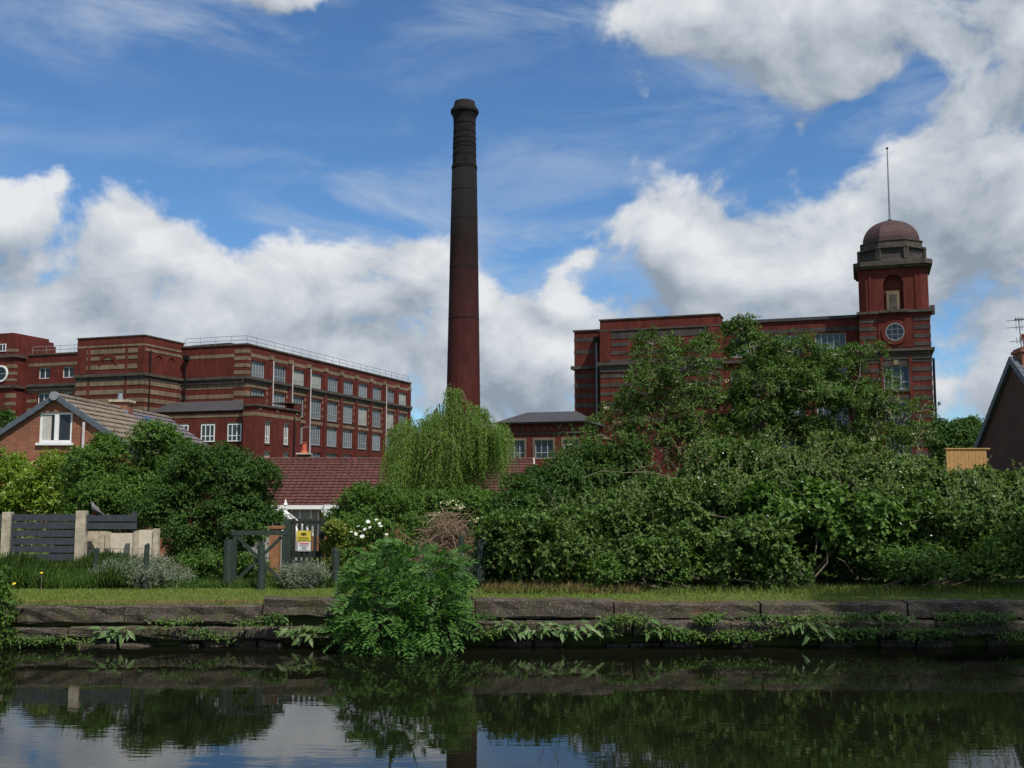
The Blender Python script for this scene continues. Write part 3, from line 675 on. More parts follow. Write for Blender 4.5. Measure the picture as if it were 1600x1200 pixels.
# ------------------------------------------------------------------ houses
TR = random.Random(2)
def tiled(x0, x1, ey, ez, ry, rz, n, pitch=.3, lift=.035, roll=.02):
    """one roof slope as stepped courses of rolled tiles between eave line (y,z) and ridge line"""
    m = MB(); cols = max(2, int((x1 - x0) / pitch * 3)); sl = math.hypot(ry - ey, rz - ez); ny, nz = -(rz - ez) / sl, (ry - ey) / sl
    if nz < 0: ny, nz = -ny, -nz
    for k in range(n):
        a, b = k / n, (k + 1) / n; vs = []; fs = []
        for i in range(cols + 1):
            x = x0 + (x1 - x0) * i / cols; w = roll * (1 if i % 3 == 1 else 0) + TR.uniform(0, .014)
            for t, h in ((a, 0), (a, lift + w), (b, .004 + w)):
                vs.append((x, ey + (ry - ey) * t + ny * h, ez + (rz - ez) * t + nz * h))
        for i in range(cols):
            for q in (0, 1): fs.append((i * 3 + q, i * 3 + 3 + q, i * 3 + 4 + q, i * 3 + 1 + q))
        m.add(vs, fs)
    return m
def left_house():
    Y = 40.0; ap = W(88, 620, Y)
    root = thing('gable_house', 'orange brick gable end house with white attic window and brown tiled roof', 'house', (ap.x, Y, 0), math.radians(-1.5))
    RZ = ap.z; HW = 4.3; EZ = RZ - HW * .67; B = -.7; Ln = 12.2
    w = MB(); xw0, xw1, zw0, zw1 = W(60, 692, Y).x - ap.x, W(112, 692, Y).x - ap.x, W(88, 692, Y).z, W(88, 644, Y).z
    H = lambda x: RZ - abs(x) * .67
    for a, b in ((-HW, xw0), (xw1, HW)):
        pts = [(a, B), (b, B), (b, H(b))] + ([(0, RZ)] if a < 0 < b else []) + [(a, H(a))]; w.prism(pts, 0, .25)
    w.prism([(xw0, B), (xw1, B), (xw1, zw0), (xw0, zw0)], .003, .25); w.prism([(xw0, zw1), (xw1, zw1), (xw1, H(xw1)), (0, RZ), (xw0, H(xw0))], .003, .25)
    w.box(-HW, -HW + .25, .25, Ln, B, EZ); w.box(HW - .25, HW, .25, Ln, B, EZ); w.prism([(-HW, B), (HW, B), (HW, EZ), (0, RZ), (-HW, EZ)], Ln - .25, Ln)
    w.build('wall', M['house_brick'], root)
    ww, hh = xw1 - xw0, zw1 - zw0; fr = MB(); cx = (xw0 + xw1) / 2
    fr.box(xw0, xw1, .05, .15, zw0, zw0 + .1); fr.box(xw0, xw1, .05, .15, zw1 - .09, zw1); fr.box(xw0, xw0 + .09, .05, .15, zw0 + .1, zw1 - .09); fr.box(xw1 - .09, xw1, .05, .15, zw0 + .1, zw1 - .09); fr.box(cx - .07, cx + .09, .045, .15, zw0 + .1, zw1 - .09)
    wn = fr.build('window', M['white'], root)
    for a, b in ((xw0 + .09, cx - .07), (cx + .09, xw1 - .09)): MB().box(a, b, .1, .13, zw0 + .1, zw1 - .09).build('pane', M['dark_glass'], wn)
    MB().box(xw0 + .1, xw0 + .42, .085, .099, zw0 + .1, zw1 - .1).build('curtain', M['curtain'], wn)
    MB().box(xw0 - .08, xw1 + .08, -.1, .15, zw0 - .09, zw0 - .003).build('window_sill', M['white'], wn)
    s = tiled(0, 6.3, HW + .35, EZ - .23, 0, RZ, 15, .32, .05)
    def slope(x0, x1, mat, sgn):
        # built along y: courses run along the ridge
        m = tiled(x0, x1, HW + .35, EZ - .23, 0, RZ + .02, 14, .32, .05)
        m.v = [(sgn * y, x, z) for x, y, z in m.v]
        o = m.build('roof_tiles', M[mat], root); o['kind'] = 'stuff'
    for sgn in (1, -1): slope(-.12, 6.2, 'brown_tile', sgn); slope(6.2, Ln + .1, 'purple_tile', sgn)
    r = MB(); r.prism([(-HW - .3, EZ - .33), (0, RZ - .1), (HW + .3, EZ - .33), (HW + .3, EZ - .25), (0, RZ - .015), (-HW - .3, EZ - .25)], .02, Ln); r.build('roof_deck', M['slate'], root)
    m = MB(); n = 22
    for k in range(n): y = k * Ln / n; m.tube([(0, y - .1, RZ + .03), (0, y + Ln / n - .12, RZ + .045)], .12, 8)
    m.build('ridge_tiles', M['brown_tile'], root)
    for sgn in (1, -1):
        for k in range(13):
            a = k * .36; b = a + .355; m = MB()
            q = [(sgn * a, H(a) + .11), (sgn * b, H(b) + .13), (sgn * b, H(b) - .10), (sgn * a, H(a) - .12)]
            m.prism(q if sgn < 0 else q[::-1], -.16, .02); m.build('verge_tile', M['verge'], root)
    m = MB(); m.lathe([(.17, 0), (.17, .12)], 16); o = m.build('ridge_end_cap', M['rail'], root, loc=(0, -.12, RZ + .02)); o.rotation_euler[0] = math.pi / 2
    c = MB(); c.box(-.36, .36, 6.0, 6.7, RZ - .5, RZ + .32); ch = c.build('chimney_stack', M['house_brick'], root)
    MB().box(-.44, .44, 5.92, 6.78, RZ + .32, RZ + .42).build('chimney_cap', M['concrete'], ch); MB().lathe([(.12, RZ + .42), (.1, RZ + .75), (.14, RZ + .78)], 10, (-.1, 6.35)).build('chimney_pot', M['rail'], ch)
    MB().box(-.42, .42, 5.9, 5.99, RZ - .35, RZ - .02).build('flashing', M['rail'], ch)
    sk = MB(); sk.add([(.5, 7.6, H(.5) + .13), (2.0, 7.6, H(2.0) + .13), (2.0, 8.35, H(2.0) + .13), (.5, 8.35, H(.5) + .13), (.5, 7.6, H(.5)), (2.0, 7.6, H(2.0)), (2.0, 8.35, H(2.0)), (.5, 8.35, H(.5))], [(0, 1, 2, 3), (0, 4, 5, 1), (1, 5, 6, 2), (2, 6, 7, 3), (3, 7, 4, 0)])
    sk.build('skylight', M['skylight'], root)
    px = W(134, 660, Y).x - ap.x; MB().tube([(px, -.14, H(px) - .2), (px, -.14, B)], .055, 8).build('soil_pipe', M['white_pipe'], root)
left_house()

def bungalow():
    Y = 54.0; a = W(330, 719, Y); b = W(834, 719, Y); RZ = a.z; EY = -4.2; EZ = W(500, 788, Y - 4.2).z
    root = thing('bungalow', 'low bungalow with red pantile roof, white window and satellite dish', 'house', (a.x, Y, 0), 0)
    Lx = b.x - a.x; B = -.75
    t = tiled(0, Lx, EY - .3, EZ - .1, 0, RZ, 16, .3, .05, .035).build('roof_tiles', M['red_tile'], root); t['kind'] = 'stuff'
    t = tiled(0, Lx, 4.5, EZ - .1, 0, RZ, 16, .3, .05, .03).build('roof_tiles', M['red_tile'], root); t['kind'] = 'stuff'
    wx0, wx1 = W(453, 800, 49.8).x - a.x, W(499, 800, 49.8).x - a.x; zt = EZ - .12; zb = EZ - 1.45
    w = MB(); w.box(.2, wx0, EY, EY + .25, B, EZ); w.box(wx1, Lx - .2, EY, EY + .25, B, EZ); w.box(wx0, wx1, EY + .003, EY + .25, B, zb)
    w.box(.2, .45, EY + .25, 4.2, B, EZ); w.box(.45, Lx - .2, 4.0, 4.2, B, EZ); w.add([(Lx - .2, EY + .26, B), (Lx - .2, 3.99, B), (Lx - .2, 3.99, EZ), (Lx - .2, 0, RZ - .1), (Lx - .2, EY + .26, EZ)], [(0, 1, 2, 3, 4)])
    w.build('wall', M['house_brick'], root)
    f = MB(); f.box(wx0, wx1, EY + .06, EY + .14, zb, zb + .08); f.box(wx0, wx1, EY + .06, EY + .14, zt - .08, zt)
    for k, x in enumerate((wx0, wx0 + (wx1 - wx0) * .3, wx0 + (wx1 - wx0) * .68, wx1 - .08)): f.box(x, x + .08, EY + .05, EY + .14, zb + .08, zt - .08)
    wn = f.build('window', M['white'], root); MB().box(wx0 + .05, wx1 - .05, EY + .1, EY + .13, zb + .08, zt - .08).build('pane', M['curtain_glass'], wn)
    pbox('fascia', 'white', root, .1, Lx - .1, EY - .36, EY - .3, EZ - .22, EZ - .04)
    pbox('verge', 'white', root, Lx - .02, Lx + .08, EY - .3, EY - .2, EZ - .25, EZ + .1)
    m = MB(); m.add([(Lx - .02, EY - .3, EZ - .2), (Lx + .04, EY - .3, EZ - .2), (Lx + .04, 0, RZ - .1), (Lx - .02, 0, RZ - .1), (Lx - .02, EY - .3, EZ + .02), (Lx + .04, EY - .3, EZ + .02), (Lx + .04, 0, RZ + .12), (Lx - .02, 0, RZ + .12)],
                   [(0, 3, 2, 1), (4, 5, 6, 7), (0, 1, 5, 4), (1, 2, 6, 5), (2, 3, 7, 6), (3, 0, 4, 7)]); m.build('bargeboard', M['white_pipe'], root)
    m = MB(); n = 48
    for k in range(n): x = k * Lx / n; m.tube([(x, 0, RZ + .03), (x + Lx / n - .03, 0, RZ + .04)], .11, 8)
    m.build('ridge_tiles', M['red_tile'], root)
    sx = W(472.5, 719, Y).x - a.x; c = MB(); c.box(sx - .28, sx + .28, .15, .7, RZ - .3, RZ + .3); ch = c.build('chimney_stack', M['dark_brick'], root)
    MB().box(sx - .36, sx + .36, .08, .77, RZ + .3, RZ + .38).build('chimney_cap', M['concrete'], ch)
    MB().lathe([(.2, RZ + .38), (.14, RZ + .5), (.12, RZ + .85), (.16, RZ + .9), (.13, RZ + .92)], 12, (sx, .42)).build('chimney_pot', M['terracotta'], ch)
    m = MB(); x = sx + .32; m.tube([(x, .4, RZ - .1), (x, .4, RZ + 1.75)], .025, 5)
    m.tube([(x - .45, .4, RZ + 1.7), (x + .3, .3, RZ + 1.7)], .018, 4)
    for k in range(7): m.tube([(x - .42 + k * .11, .15, RZ + 1.7), (x - .42 + k * .11, .62, RZ + 1.7)], .012, 4)
    m.build('aerial', M['rail'], root)
    dx = W(512, 795, 49.5).x - a.x; m = MB(); m.lathe([(.05, 0), (.2, .03), (.3, .09), (.31, .1), (.2, .05), (.05, .02)], 16); o = m.build('satellite_dish', M['dish'], root, loc=(dx, EY - .32, EZ - .3)); o.rotation_euler = (math.radians(70), 0, math.radians(15))
    MB().tube([(dx, EY - .3, EZ - .3), (dx, EY + .01, EZ - .42)], .025, 5).build('dish_arm', M['dish'], root)
def red_tile():
    t = NT('red_tile'); co = t.coord(); n = t.noise(co, 2.0, 5, .65); n2 = t.noise(co, 9, 3)
    c = t.ramp(n, [(.25, (.055, .024, .022)), (.5, (.10, .036, .030)), (.75, (.145, .055, .042))]); c = t.mix(t.ramp(t.noise(t.map(co, (3.3, 3, 3)), 1.0, 1), [(.35, 0.0), (.65, .45)]), c, (.07, .034, .03)); sp = t.ramp(n2, [(.64, 0.0), (.74, .55)])
    return t.done(t.mix(sp, c, (.34, .24, .16)), .85, .25)
M['red_tile'] = red_tile(); M['curtain_glass'] = plain('curtain_glass', (.32, .31, .29), .15, .12, 2, .5)
bungalow()
def conservatory():
    Y = 44.0; p = W(446, 796, Y); root = thing('conservatory', 'white conservatory ridge with pointed finial showing above the bushes', 'conservatory', (p.x, Y, -.7), 0)
    z = p.z + .7
    m = MB(); m.tube([(0, 0, z + .02), (0, 0, z + .12), (0, 0, z + .2), (0, 0, z + .28), (0, 0, z + .42)], [.05, .05, .09, .05, .01], 8); m.build('finial', M['white'], root)
    m = MB(); m.box(-2.5, .06, -.05, .05, z - .12, z); m.build('ridge_beam', M['white'], root)
    for k in range(9): MB().tube([(-.32 - k * .26, 0, z), (-.32 - k * .26, 0, z + .2)], [.06, .005], 5).build('ridge_crest', M['white'], root)
    for sx, sy in ((.85, -1.2), (.85, 1.2), (.1, -1.5)): MB().tube([(0, 0, z - .08), (sx, sy, z - 1.0)], .055, 5).build('rafter', M['white'], root)
    m = MB(); m.box(-2.4, .85, -1.4, -1.34, 0, z - 1.0); m.box(-2.4, .85, 1.34, 1.4, 0, z - 1.0); m.box(.8, .85, -1.34, 1.34, 0, z - 1.0); m.build('side_panels', M['curtain_glass'], root)
    m = MB(); m.add([(-2.4, -1.4, z - 1), (.85, -1.4, z - 1), (0, 0, z - .1), (-2.4, 0, z - .1), (.85, 1.4, z - 1), (-2.4, 1.4, z - 1)], [(0, 1, 2, 3), (3, 2, 4, 5), (1, 4, 2)]); m.build('glass_roof', M['curtain_glass'], root)
conservatory()
def right_house():
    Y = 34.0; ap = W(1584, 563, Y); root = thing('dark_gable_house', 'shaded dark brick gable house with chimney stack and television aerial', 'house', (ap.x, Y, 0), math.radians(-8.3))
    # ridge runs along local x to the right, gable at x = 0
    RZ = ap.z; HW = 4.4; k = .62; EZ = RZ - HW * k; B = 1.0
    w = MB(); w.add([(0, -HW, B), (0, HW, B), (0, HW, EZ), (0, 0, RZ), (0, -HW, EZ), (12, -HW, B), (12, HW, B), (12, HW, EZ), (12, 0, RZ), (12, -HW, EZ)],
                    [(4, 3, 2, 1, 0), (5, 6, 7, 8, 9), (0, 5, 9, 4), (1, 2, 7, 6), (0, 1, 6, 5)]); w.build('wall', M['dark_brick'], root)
    for s in (-1, 1):
        t = tiled(-.1, 12, s * (HW + .3), EZ - .3 * k + .02, 0, RZ + .02, 15, .32, .05).build('roof_tiles', M['purple_tile'], root); t['kind'] = 'stuff'
        for q in range(13):
            a, b = q * .36, q * .36 + .355
            m = MB(); m.add([(x, s * y, RZ - y * k + dz) for x in (-.14, .02) for y, dz in ((a, .13), (b, .15), (b, -.1), (a, -.12))], [(0, 1, 2, 3), (7, 6, 5, 4), (0, 4, 5, 1), (1, 5, 6, 2), (2, 6, 7, 3), (3, 7, 4, 0)]); m.build('verge_tile', M['verge'], root)
    c = MB(); c.box(.12, .72, -.45, .45, RZ - .6, RZ + .38); c.box(.07, .77, -.5, .5, RZ + .22, RZ + .32); ch = c.build('chimney_stack', M['house_brick'], root)
    MB().lathe([(.14, RZ + .38), (.13, RZ + .62)], 12, (.45, 0)).build('chimney_pot', M['buff_pot'], ch); MB().lathe([(.15, RZ + .62), (.19, RZ + .66), (.18, RZ + .82), (.2, RZ + .84)], 12, (.45, 0)).build('chimney_cowl', M['terracotta'], ch)
    m = MB(); x = .18; m.tube([(x, -.3, RZ + .1), (x - .06, -.3, RZ + 1.3)], .02, 5)
    for z, l in ((1.28, .3), (1.05, .3), (.6, .25)):
        m.tube([(x - l * 1.5, -.3, RZ + z - .03), (x + l * .5, -.3, RZ + z)], .014, 4)
        for q in range(4): xx = x - .15 + q * .09; m.tube([(xx, -.3, RZ + z - .1), (xx, -.3, RZ + z + .1)], .01, 4)
    m.box(x - .18, x + .14, -.36, -.24, RZ + 1.28, RZ + 1.32); m.build('aerial', M['rail'], ch)
right_house()
def board_fence():
    Y = 33.0; p = W(1478, 702, Y); q = W(1545, 702, Y); root = thing('board_fence', 'orange timber board fence next to the dark brick gable', 'fence', (p.x, Y, gz(p.x, Y)), 0)
    L = q.x - p.x; h = p.z - gz(p.x, Y); n = int(L / .115)
    for i in range(n): MB().box(i * .115 + .004, i * .115 + .111, 0, .02 + .004 * (i % 2), 0, h).build('board', M['fence_wood'], root)
    for z in (h - .35, h * .5, .3): pbox('rail', 'fence_wood', root, 0, L, .025, .07, z, z + .08)
    pbox('cap_rail', 'fence_wood', root, -.03, L + .03, -.03, .08, h, h + .04)
board_fence()

# ------------------------------------------------------------------ garden fences, gates, posts
def slat_fence():
    Y = 22.4; zc = lambda py: W(100, py, Y).z; x = lambda px: W(px, 840, Y).x; g = .6
    root = thing('slat_fence', 'dark grey horizontal slat fence with pale concrete posts', 'fence', (x(119), Y, 0), 0)
    ox = x(119); rng = random.Random(5)
    for a, b, t in ((119, 134, 798), (4, 17, 800), (-118, -104, 801)):
        MB().box(x(a) - ox, x(b) - ox, -.07, .09, g - .3, zc(t)).build('concrete_post', M['concrete'], root)
    for k in range(6):
        y0 = 803.5 + k * 12.4
        for a, b in ((17, 119), (-104, 4)): MB().box(x(a) - ox + .005, x(b) - ox - .005, -.02 + rng.uniform(-.004, .004), .012, zc(y0 + 10.2), zc(y0)).build('slat', M['grey_paint'], root)
    for k in range(2):
        y0 = 804.5 + k * 12.2; MB().box(x(134) - ox + .005, x(213) - ox, -.02, .012, zc(y0 + 10), zc(y0)).build('slat', M['grey_paint'], root)
    MB().box(x(204) - ox, x(211) - ox, .014, .08, zc(830), zc(799)).build('timber_post', M['grey_paint'], root)
slat_fence()
def panel_fence():
    Y = 22.9; x = lambda px: W(px, 850, Y).x; zc = lambda py: W(170, py, Y).z; ox = x(190); g = .4
    root = thing('panel_fence', 'cream concrete panel fence with slim posts behind the silvery shrub', 'fence', (ox, Y, 0), 0)
    for a, b, t in ((166, 172, 831), (210, 217, 829), (240, 248, 826)): MB().box(x(a) - ox, x(b) - ox, -.07, .06, g - .2, zc(t)).build('concrete_post', M['concrete'], root)
    for (a, b, t, m) in ((134, 166, 830, 'concrete'), (172, 210, 833, 'pale_concrete'), (217, 240, 828, 'pale_concrete')):
        MB().box(x(a) - ox + .004, x(b) - ox - .004, -.02, .03, zc(857), zc(t)).build('panel', M[m], root); MB().box(x(a) - ox + .004, x(b) - ox - .004, -.015, .03, zc(884), zc(857.8)).build('panel', M['pale_concrete'], root)
        MB().box(x(a) - ox + .004, x(b) - ox - .004, -.02, .03, g - .1, zc(884.8)).build('panel', M['concrete'], root)
panel_fence()
def posts():
    first = None; rng = random.Random(8)
    for px, top, Y, w, lab in ((150, 857, 20.9, .085, 'short green post standing in the long grass before the concrete panels'), (229.5, 850, 19.6, .085, 'green post beside the silvery shrub'),
                          (358, 843, 19.9, .15, 'thick green gatepost left of the braced gate'), (409, 850, 19.5, .12, 'green post standing in front of the braced gate'),
                          (525, 857, 19.9, .12, 'green post below the yellow-green ivy'), (721, 836, 20.6, .08, 'slim green post under the dead twig pile'), (751, 843, 19.9, .13, 'broad green post at the edge of the bramble thicket'),
                          (670, 850, 20.2, .10, 'green post half hidden behind the ash sapling')):
        p = W(px, top, Y); m = MB(); g = gz(p.x, Y) - .15; h = p.z - g
        m.tube([(0, 0, 0), (rng.uniform(-.01, .01), 0, h * .5), (rng.uniform(-.02, .02), 0, h - .015), (0, 0, h)], [w * .62, w * .6, w * .58, w * .5], 8)
        o = m.build('fence_post', M['green_paint'], None, loc=(p.x, Y, g)); tag(o, lab, 'post', 'green posts along the bank')
posts()
def braced_gate():
    Y = 20.1; a = W(365, 831, Y); b = W(447, 831, Y); root = thing('braced_gate', 'dark green timber field gate frame with crossed braces', 'gate', (a.x, Y, gz(a.x, Y)), 0)
    w = b.x - a.x; h = a.z - gz(a.x, Y)
    pbox('stile', 'green_paint', root, 0, .07, -.03, .03, .02, h - .06); pbox('stile', 'green_paint', root, w - .07, w, -.03, .03, .02, h - .06); pbox('top_rail', 'green_paint', root, -.04, w + .04, -.035, .035, h - .06, h + .02)
    pbox('bottom_rail', 'green_paint', root, .07, w - .07, -.03, .03, .05, .13)
    def br(x0, z0, x1, z1, y): d = Vector((x1 - x0, 0, z1 - z0)).normalized() * .03; n = Vector((-d.z, 0, d.x)); MB().prism([(x0 - n.x, z0 - n.z), (x0 + n.x, z0 + n.z), (x1 + n.x, z1 + n.z), (x1 - n.x, z1 - n.z)], y - .015, y + .015).build('brace', M['green_paint'], root)
    br(.09, h - .1, w - .09, .15, -.02); br(.09, .15, w - .09, h - .1, .02)
braced_gate()
def picket_gate():
    Y = 22.0; x = lambda px: W(px, 840, Y).x; z = lambda py: W(480, py, Y).z; ox = x(456); g = gz(ox, Y)
    root = thing('picket_gate', 'dark picket garden gate with two signs fixed on it', 'gate', (ox, Y, 0), 0)
    for k in range(6): a = 457 + k * 8.3; MB().box(x(a) - ox, x(a + 4.8) - ox, -.02, .0, g + .06, z(810 + (k % 2) * .7)).build('picket', M['dark_timber'], root)
    for t, b in ((813.5, 818.5), (861, 871), (876, 880)): MB().box(0, x(504) - ox, .003, .045, z(b), z(t)).build('rail', M['dark_timber'], root)
    MB().box(x(501) - ox, x(506) - ox, -.01, .07, g - .1, z(812)).build('stile', M['dark_timber'], root)
    o = MB().box(x(444) - ox, x(455.3) - ox, -.08, .08, g - .2, z(811)).build('gatepost', M['green_paint'], root)
    # notices
    def sign(name, lab, a, b, t, bt, mat): s = thing(name, lab, 'sign', (x((a + b) / 2), Y - .03, z(bt)), 0); w = x(b) - x(a); h = z(t) - z(bt); MB().box(-w / 2, w / 2, -.006, .006, 0, h).build('sign_plate', M[mat], s); return s, w, h
    s, w, h = sign('eye_sign', 'yellow warning notice with an eye symbol on the picket gate', 464, 486, 829, 846, 'sign_yellow')
    n = 16; m = MB(); q = [(math.cos(t) * .075, h * .68 + math.sin(t) * .032 * abs(math.sin(t)) ** .3) for t in [2 * math.pi * i / n for i in range(n)]]; m.prism(q, -.009, -.007); m.build('eye_outline', M['eye'], s)
    m = MB(); m.prism([(.022 * math.cos(t), h * .68 + .022 * math.sin(t)) for t in [2 * math.pi * i / 12 for i in range(12)]], -.0115, -.0095); m.build('eye_pupil', M['ink'], s)
    for k, ww in enumerate((.2, .22, .24)): MB().box(-ww / 2 - .005, ww / 2 - .005, -.009, -.007, .022 + (2 - k) * .028, .034 + (2 - k) * .028).build('print_line', M['eye'], s)
    MB().box(w / 2 - .045, w / 2 - .015, -.009, -.007, h - .03, h - .015).build('corner_mark', M['ink'], s)
    s, w, h = sign('white_sign', 'white notice with red heading and black print on the picket gate', 466, 486, 847, 861, 'sign_white')
    MB().box(-.1, .1, -.009, -.007, h - .045, h - .018).build('red_heading', M['red_ink'], s)
    for k, ww in enumerate((.19, .13, .08, .2)): MB().box(-ww / 2, ww / 2, -.009, -.007, .105 - k * .029, .116 - k * .029).build('print_line', M['ink'], s)
    Y2 = 21.4; p = W(421, 826, Y2); q = W(436, 826, Y2); o = tag(MB().box(0, q.x - p.x, 0, .2, 0, p.z - gz(p.x, Y2)).box(-.02, q.x - p.x + .08, -.03, .22, p.z - gz(p.x, Y2), p.z - gz(p.x, Y2) + .05).build('timber_post', M['orange_wood'], None, loc=(p.x, Y2, gz(p.x, Y2))), 'orange weathered timber post with flat cap behind the braced gate', 'post')
M['eye'] = plain('eye', (.14, .12, .02), .6, .1)
picket_gate()
def pigeon():
    Y = 22.4; p = W(147, 803.5, Y); root = thing('pigeon', 'grey wood pigeon perched on the grey slat fence', 'bird', (p.x, Y, p.z), 0)
    # continuous body along a spine: beak, head, neck, breast, back, tail (bird looks to the left)
    sp = [(-.105, .215, .004), (-.088, .222, .012), (-.07, .232, .026), (-.05, .234, .030), (-.035, .215, .030), (-.025, .185, .036), (-.01, .145, .056), (.025, .105, .068), (.07, .07, .058), (.11, .045, .038), (.15, .02, .026), (.21, -.01, .024), (.25, -.03, .018)]
    m = MB(); vs = []; fs = []; n = 12; k = len(sp)
    for i, (x, z, r) in enumerate(sp):
        x0, z0, _ = sp[max(i - 1, 0)]; x1, z1, _ = sp[min(i + 1, k - 1)]; d = Vector((x1 - x0, 0, z1 - z0)).normalized(); u = Vector((0, 1, 0)); w = d.cross(u)
        fl = .35 if i > 10 else (.8 if i > 8 else 1)
        for j in range(n): a = 2 * math.pi * j / n; vs.append(Vector((x, 0, z)) + u * math.cos(a) * r + w * math.sin(a) * r * fl)
    for i in range(k - 1):
        for j in range(n): fs.append((i * n + j, i * n + (j + 1) % n, (i + 1) * n + (j + 1) % n, (i + 1) * n + j))
    fs += [tuple(range(n)), tuple(range(k * n - 1, (k - 1) * n - 1, -1))]
    m.add(vs, fs).build('body', M['pigeon_body'], root, True)
    for s in (-1, 1):
        q = MB(); q.add([(-.005, s * .058, .14), (.05, s * .072, .125), (.13, s * .045, .062), (.19, s * .02, .018), (.09, s * .058, .045), (.03, s * .066, .075)], [(0, 1, 5), (1, 2, 4), (1, 4, 5), (2, 3, 4)]); o = q.build('wing', M['pigeon_wing'], root, True)
        md = o.modifiers.new('thick', 'SOLIDIFY'); md.thickness = .008
        MB().add([(-.045, s * .031, .2), (-.018, s * .036, .195), (-.012, s * .039, .18), (-.035, s * .035, .182)], [(0, 1, 2, 3)]).build('neck_patch', M['white'], root)
        MB().tube([(.015, s * .025, .055), (.01, s * .028, .0)], .006, 6).build('leg', M['red_ink'], root)
M['pigeon_body'] = plain('pigeon_body', (.13, .115, .12), .8, .2, 10); M['pigeon_wing'] = plain('pigeon_wing', (.09, .085, .085), .8, .2, 20)
pigeon()

# ------------------------------------------------------------------ vegetation
def unit(a): return a / np.maximum(np.linalg.norm(a, axis=1, keepdims=True), 1e-9)
def leaf_mesh(name, P, D, N, Ln, Wd, mat, parent, fold=.22, curl=.12, six=False):
    """every leaf its own little folded blade: base, two shoulders, tip"""
    D = unit(D); S = unit(np.cross(D, N)); N = np.cross(S, D); n = len(P)
    Ln = np.broadcast_to(np.asarray(Ln, float), (n,))[:, None]; Wd = np.broadcast_to(np.asarray(Wd, float), (n,))[:, None]
    if not six:
        V = np.stack([P, P + D * Ln * .45 + S * Wd * .5 + N * Wd * fold, P + D * Ln - N * Ln * curl, P + D * Ln * .45 - S * Wd * .5 + N * Wd * fold], 1); k = 4
        T = np.array([[0, 1, 2], [0, 2, 3]])
    else:
        V = np.stack([P, P + D * Ln * .3 + S * Wd * .5 + N * Wd * fold, P + D * Ln * .7 + S * Wd * .38 + N * (Wd * fold * .7 - Ln * curl * .4), P + D * Ln - N * Ln * curl,
                      P + D * Ln * .7 - S * Wd * .38 + N * (Wd * fold * .7 - Ln * curl * .4), P + D * Ln * .3 - S * Wd * .5 + N * Wd * fold, P + D * Ln * .55 - N * Ln * curl * .2], 1); k = 7
        T = np.array([[0, 1, 6], [1, 2, 6], [2, 3, 6], [3, 4, 6], [4, 5, 6], [5, 0, 6]])
    V = V.reshape(-1, 3); T = (T[None] + (np.arange(n) * k)[:, None, None]).reshape(-1, 3)
    return tri_mesh(name, V, T, mat, parent)
def tri_mesh(name, V, T, mat, parent):
    me = bpy.data.meshes.new(name); me.vertices.add(len(V)); me.vertices.foreach_set('co', V.astype(np.float32).ravel())
    me.loops.add(T.size); me.loops.foreach_set('vertex_index', T.astype(np.int32).ravel())
    me.polygons.add(len(T)); me.polygons.foreach_set('loop_start', (np.arange(len(T)) * 3).astype(np.int32))
    me.update(calc_edges=True); me.materials.append(mat)
    return link(name, me, parent)
def lobes_shell(rng, lobes, n, lo=.78, hi=1.0, zmin=-.3, front=None):
    """n points spread near the surface of a union of ellipsoids, with outward directions"""
    L = np.array(lobes, float); ar = (L[:, 3] * L[:, 4] + L[:, 3] * L[:, 5] + L[:, 4] * L[:, 5]); out_p = []; out_d = []; tot = 0
    while tot < n:
        m = int((n - tot) * 2.2) + 50
        i = rng.choice(len(L), m, p=ar / ar.sum()); d = unit(rng.normal(size=(m, 3))); r = rng.uniform(lo, hi, (m, 1))
        P = L[i, :3] + d * L[i, 3:6] * r; keep = P[:, 2] > zmin
        q = ((P[:, None, :] - L[None, :, :3]) / L[None, :, 3:6])
        if q is not None:
            s = np.linalg.norm(q, axis=2); s[np.arange(m), i] = 9; keep &= (s.min(1) > .72)
        nd = unit(d / L[i, 3:6]); P = P[keep]; nd = nd[keep]; out_p.append(P); out_d.append(nd); tot += len(P)
    return np.concatenate(out_p)[:n], np.concatenate(out_d)[:n]
def clump_points(rng, lobes, n, per, cs, zmin, lo=.82, hi=1.02):
    """points gathered on small leafy clumps that sit on the lobes, so that crowns break into light heads and dark gaps"""
    nc = max(4, n // per); c, d = lobes_shell(rng, lobes, nc, lo, hi, zmin); r = cs * rng.uniform(.5, 1.5, nc) * rng.uniform(.8, 1.2, nc)
    i = rng.choice(nc, n, p=r ** 2 / (r ** 2).sum()); v = unit(unit(rng.normal(size=(n, 3))) + d[i] * .55 + np.array([0, 0, .35]))
    P = c[i] + v * (r[i] * rng.uniform(.55, 1.0, n))[:, None] * np.array([1.1, 1.1, .75]); ok = P[:, 2] > zmin
    return P[ok], unit(v + d[i] * .4)[ok]
def twig_leaves(rng, P, D, k, tl, ll, lw, up=.35, rnd=.55, droop=.25, spread=.9, flat=.6):
    """k leaves along a twig at each point; returns leaf arrays"""
    n = len(P); T = unit(D + np.array([0, 0, up]) + rng.normal(size=(n, 3)) * rnd); tl = tl * rng.uniform(.55, 1.3, n)
    t = (np.arange(k)[None] + rng.uniform(.1, .9, (n, k))) / k
    Q = P[:, None] + T[:, None] * (t * tl[:, None])[..., None] - np.array([0, 0, 1.]) * (droop * tl[:, None] * t ** 2)[..., None]
    R = unit(rng.normal(size=(n * k, 3))); Tn = np.repeat(T, k, 0)
    LD = unit(Tn * .55 + R * spread - np.array([0, 0, .12]))
    N = unit(np.array([0, 0, 1.]) * flat + np.repeat(D, k, 0) * .75 + rng.normal(size=(n * k, 3)) * .30)
    s = rng.uniform(.65, 1.25, n * k)
    return Q.reshape(-1, 3), LD, N, ll * s, lw * s
def cat(parts): return [np.concatenate(c) for c in zip(*parts)]
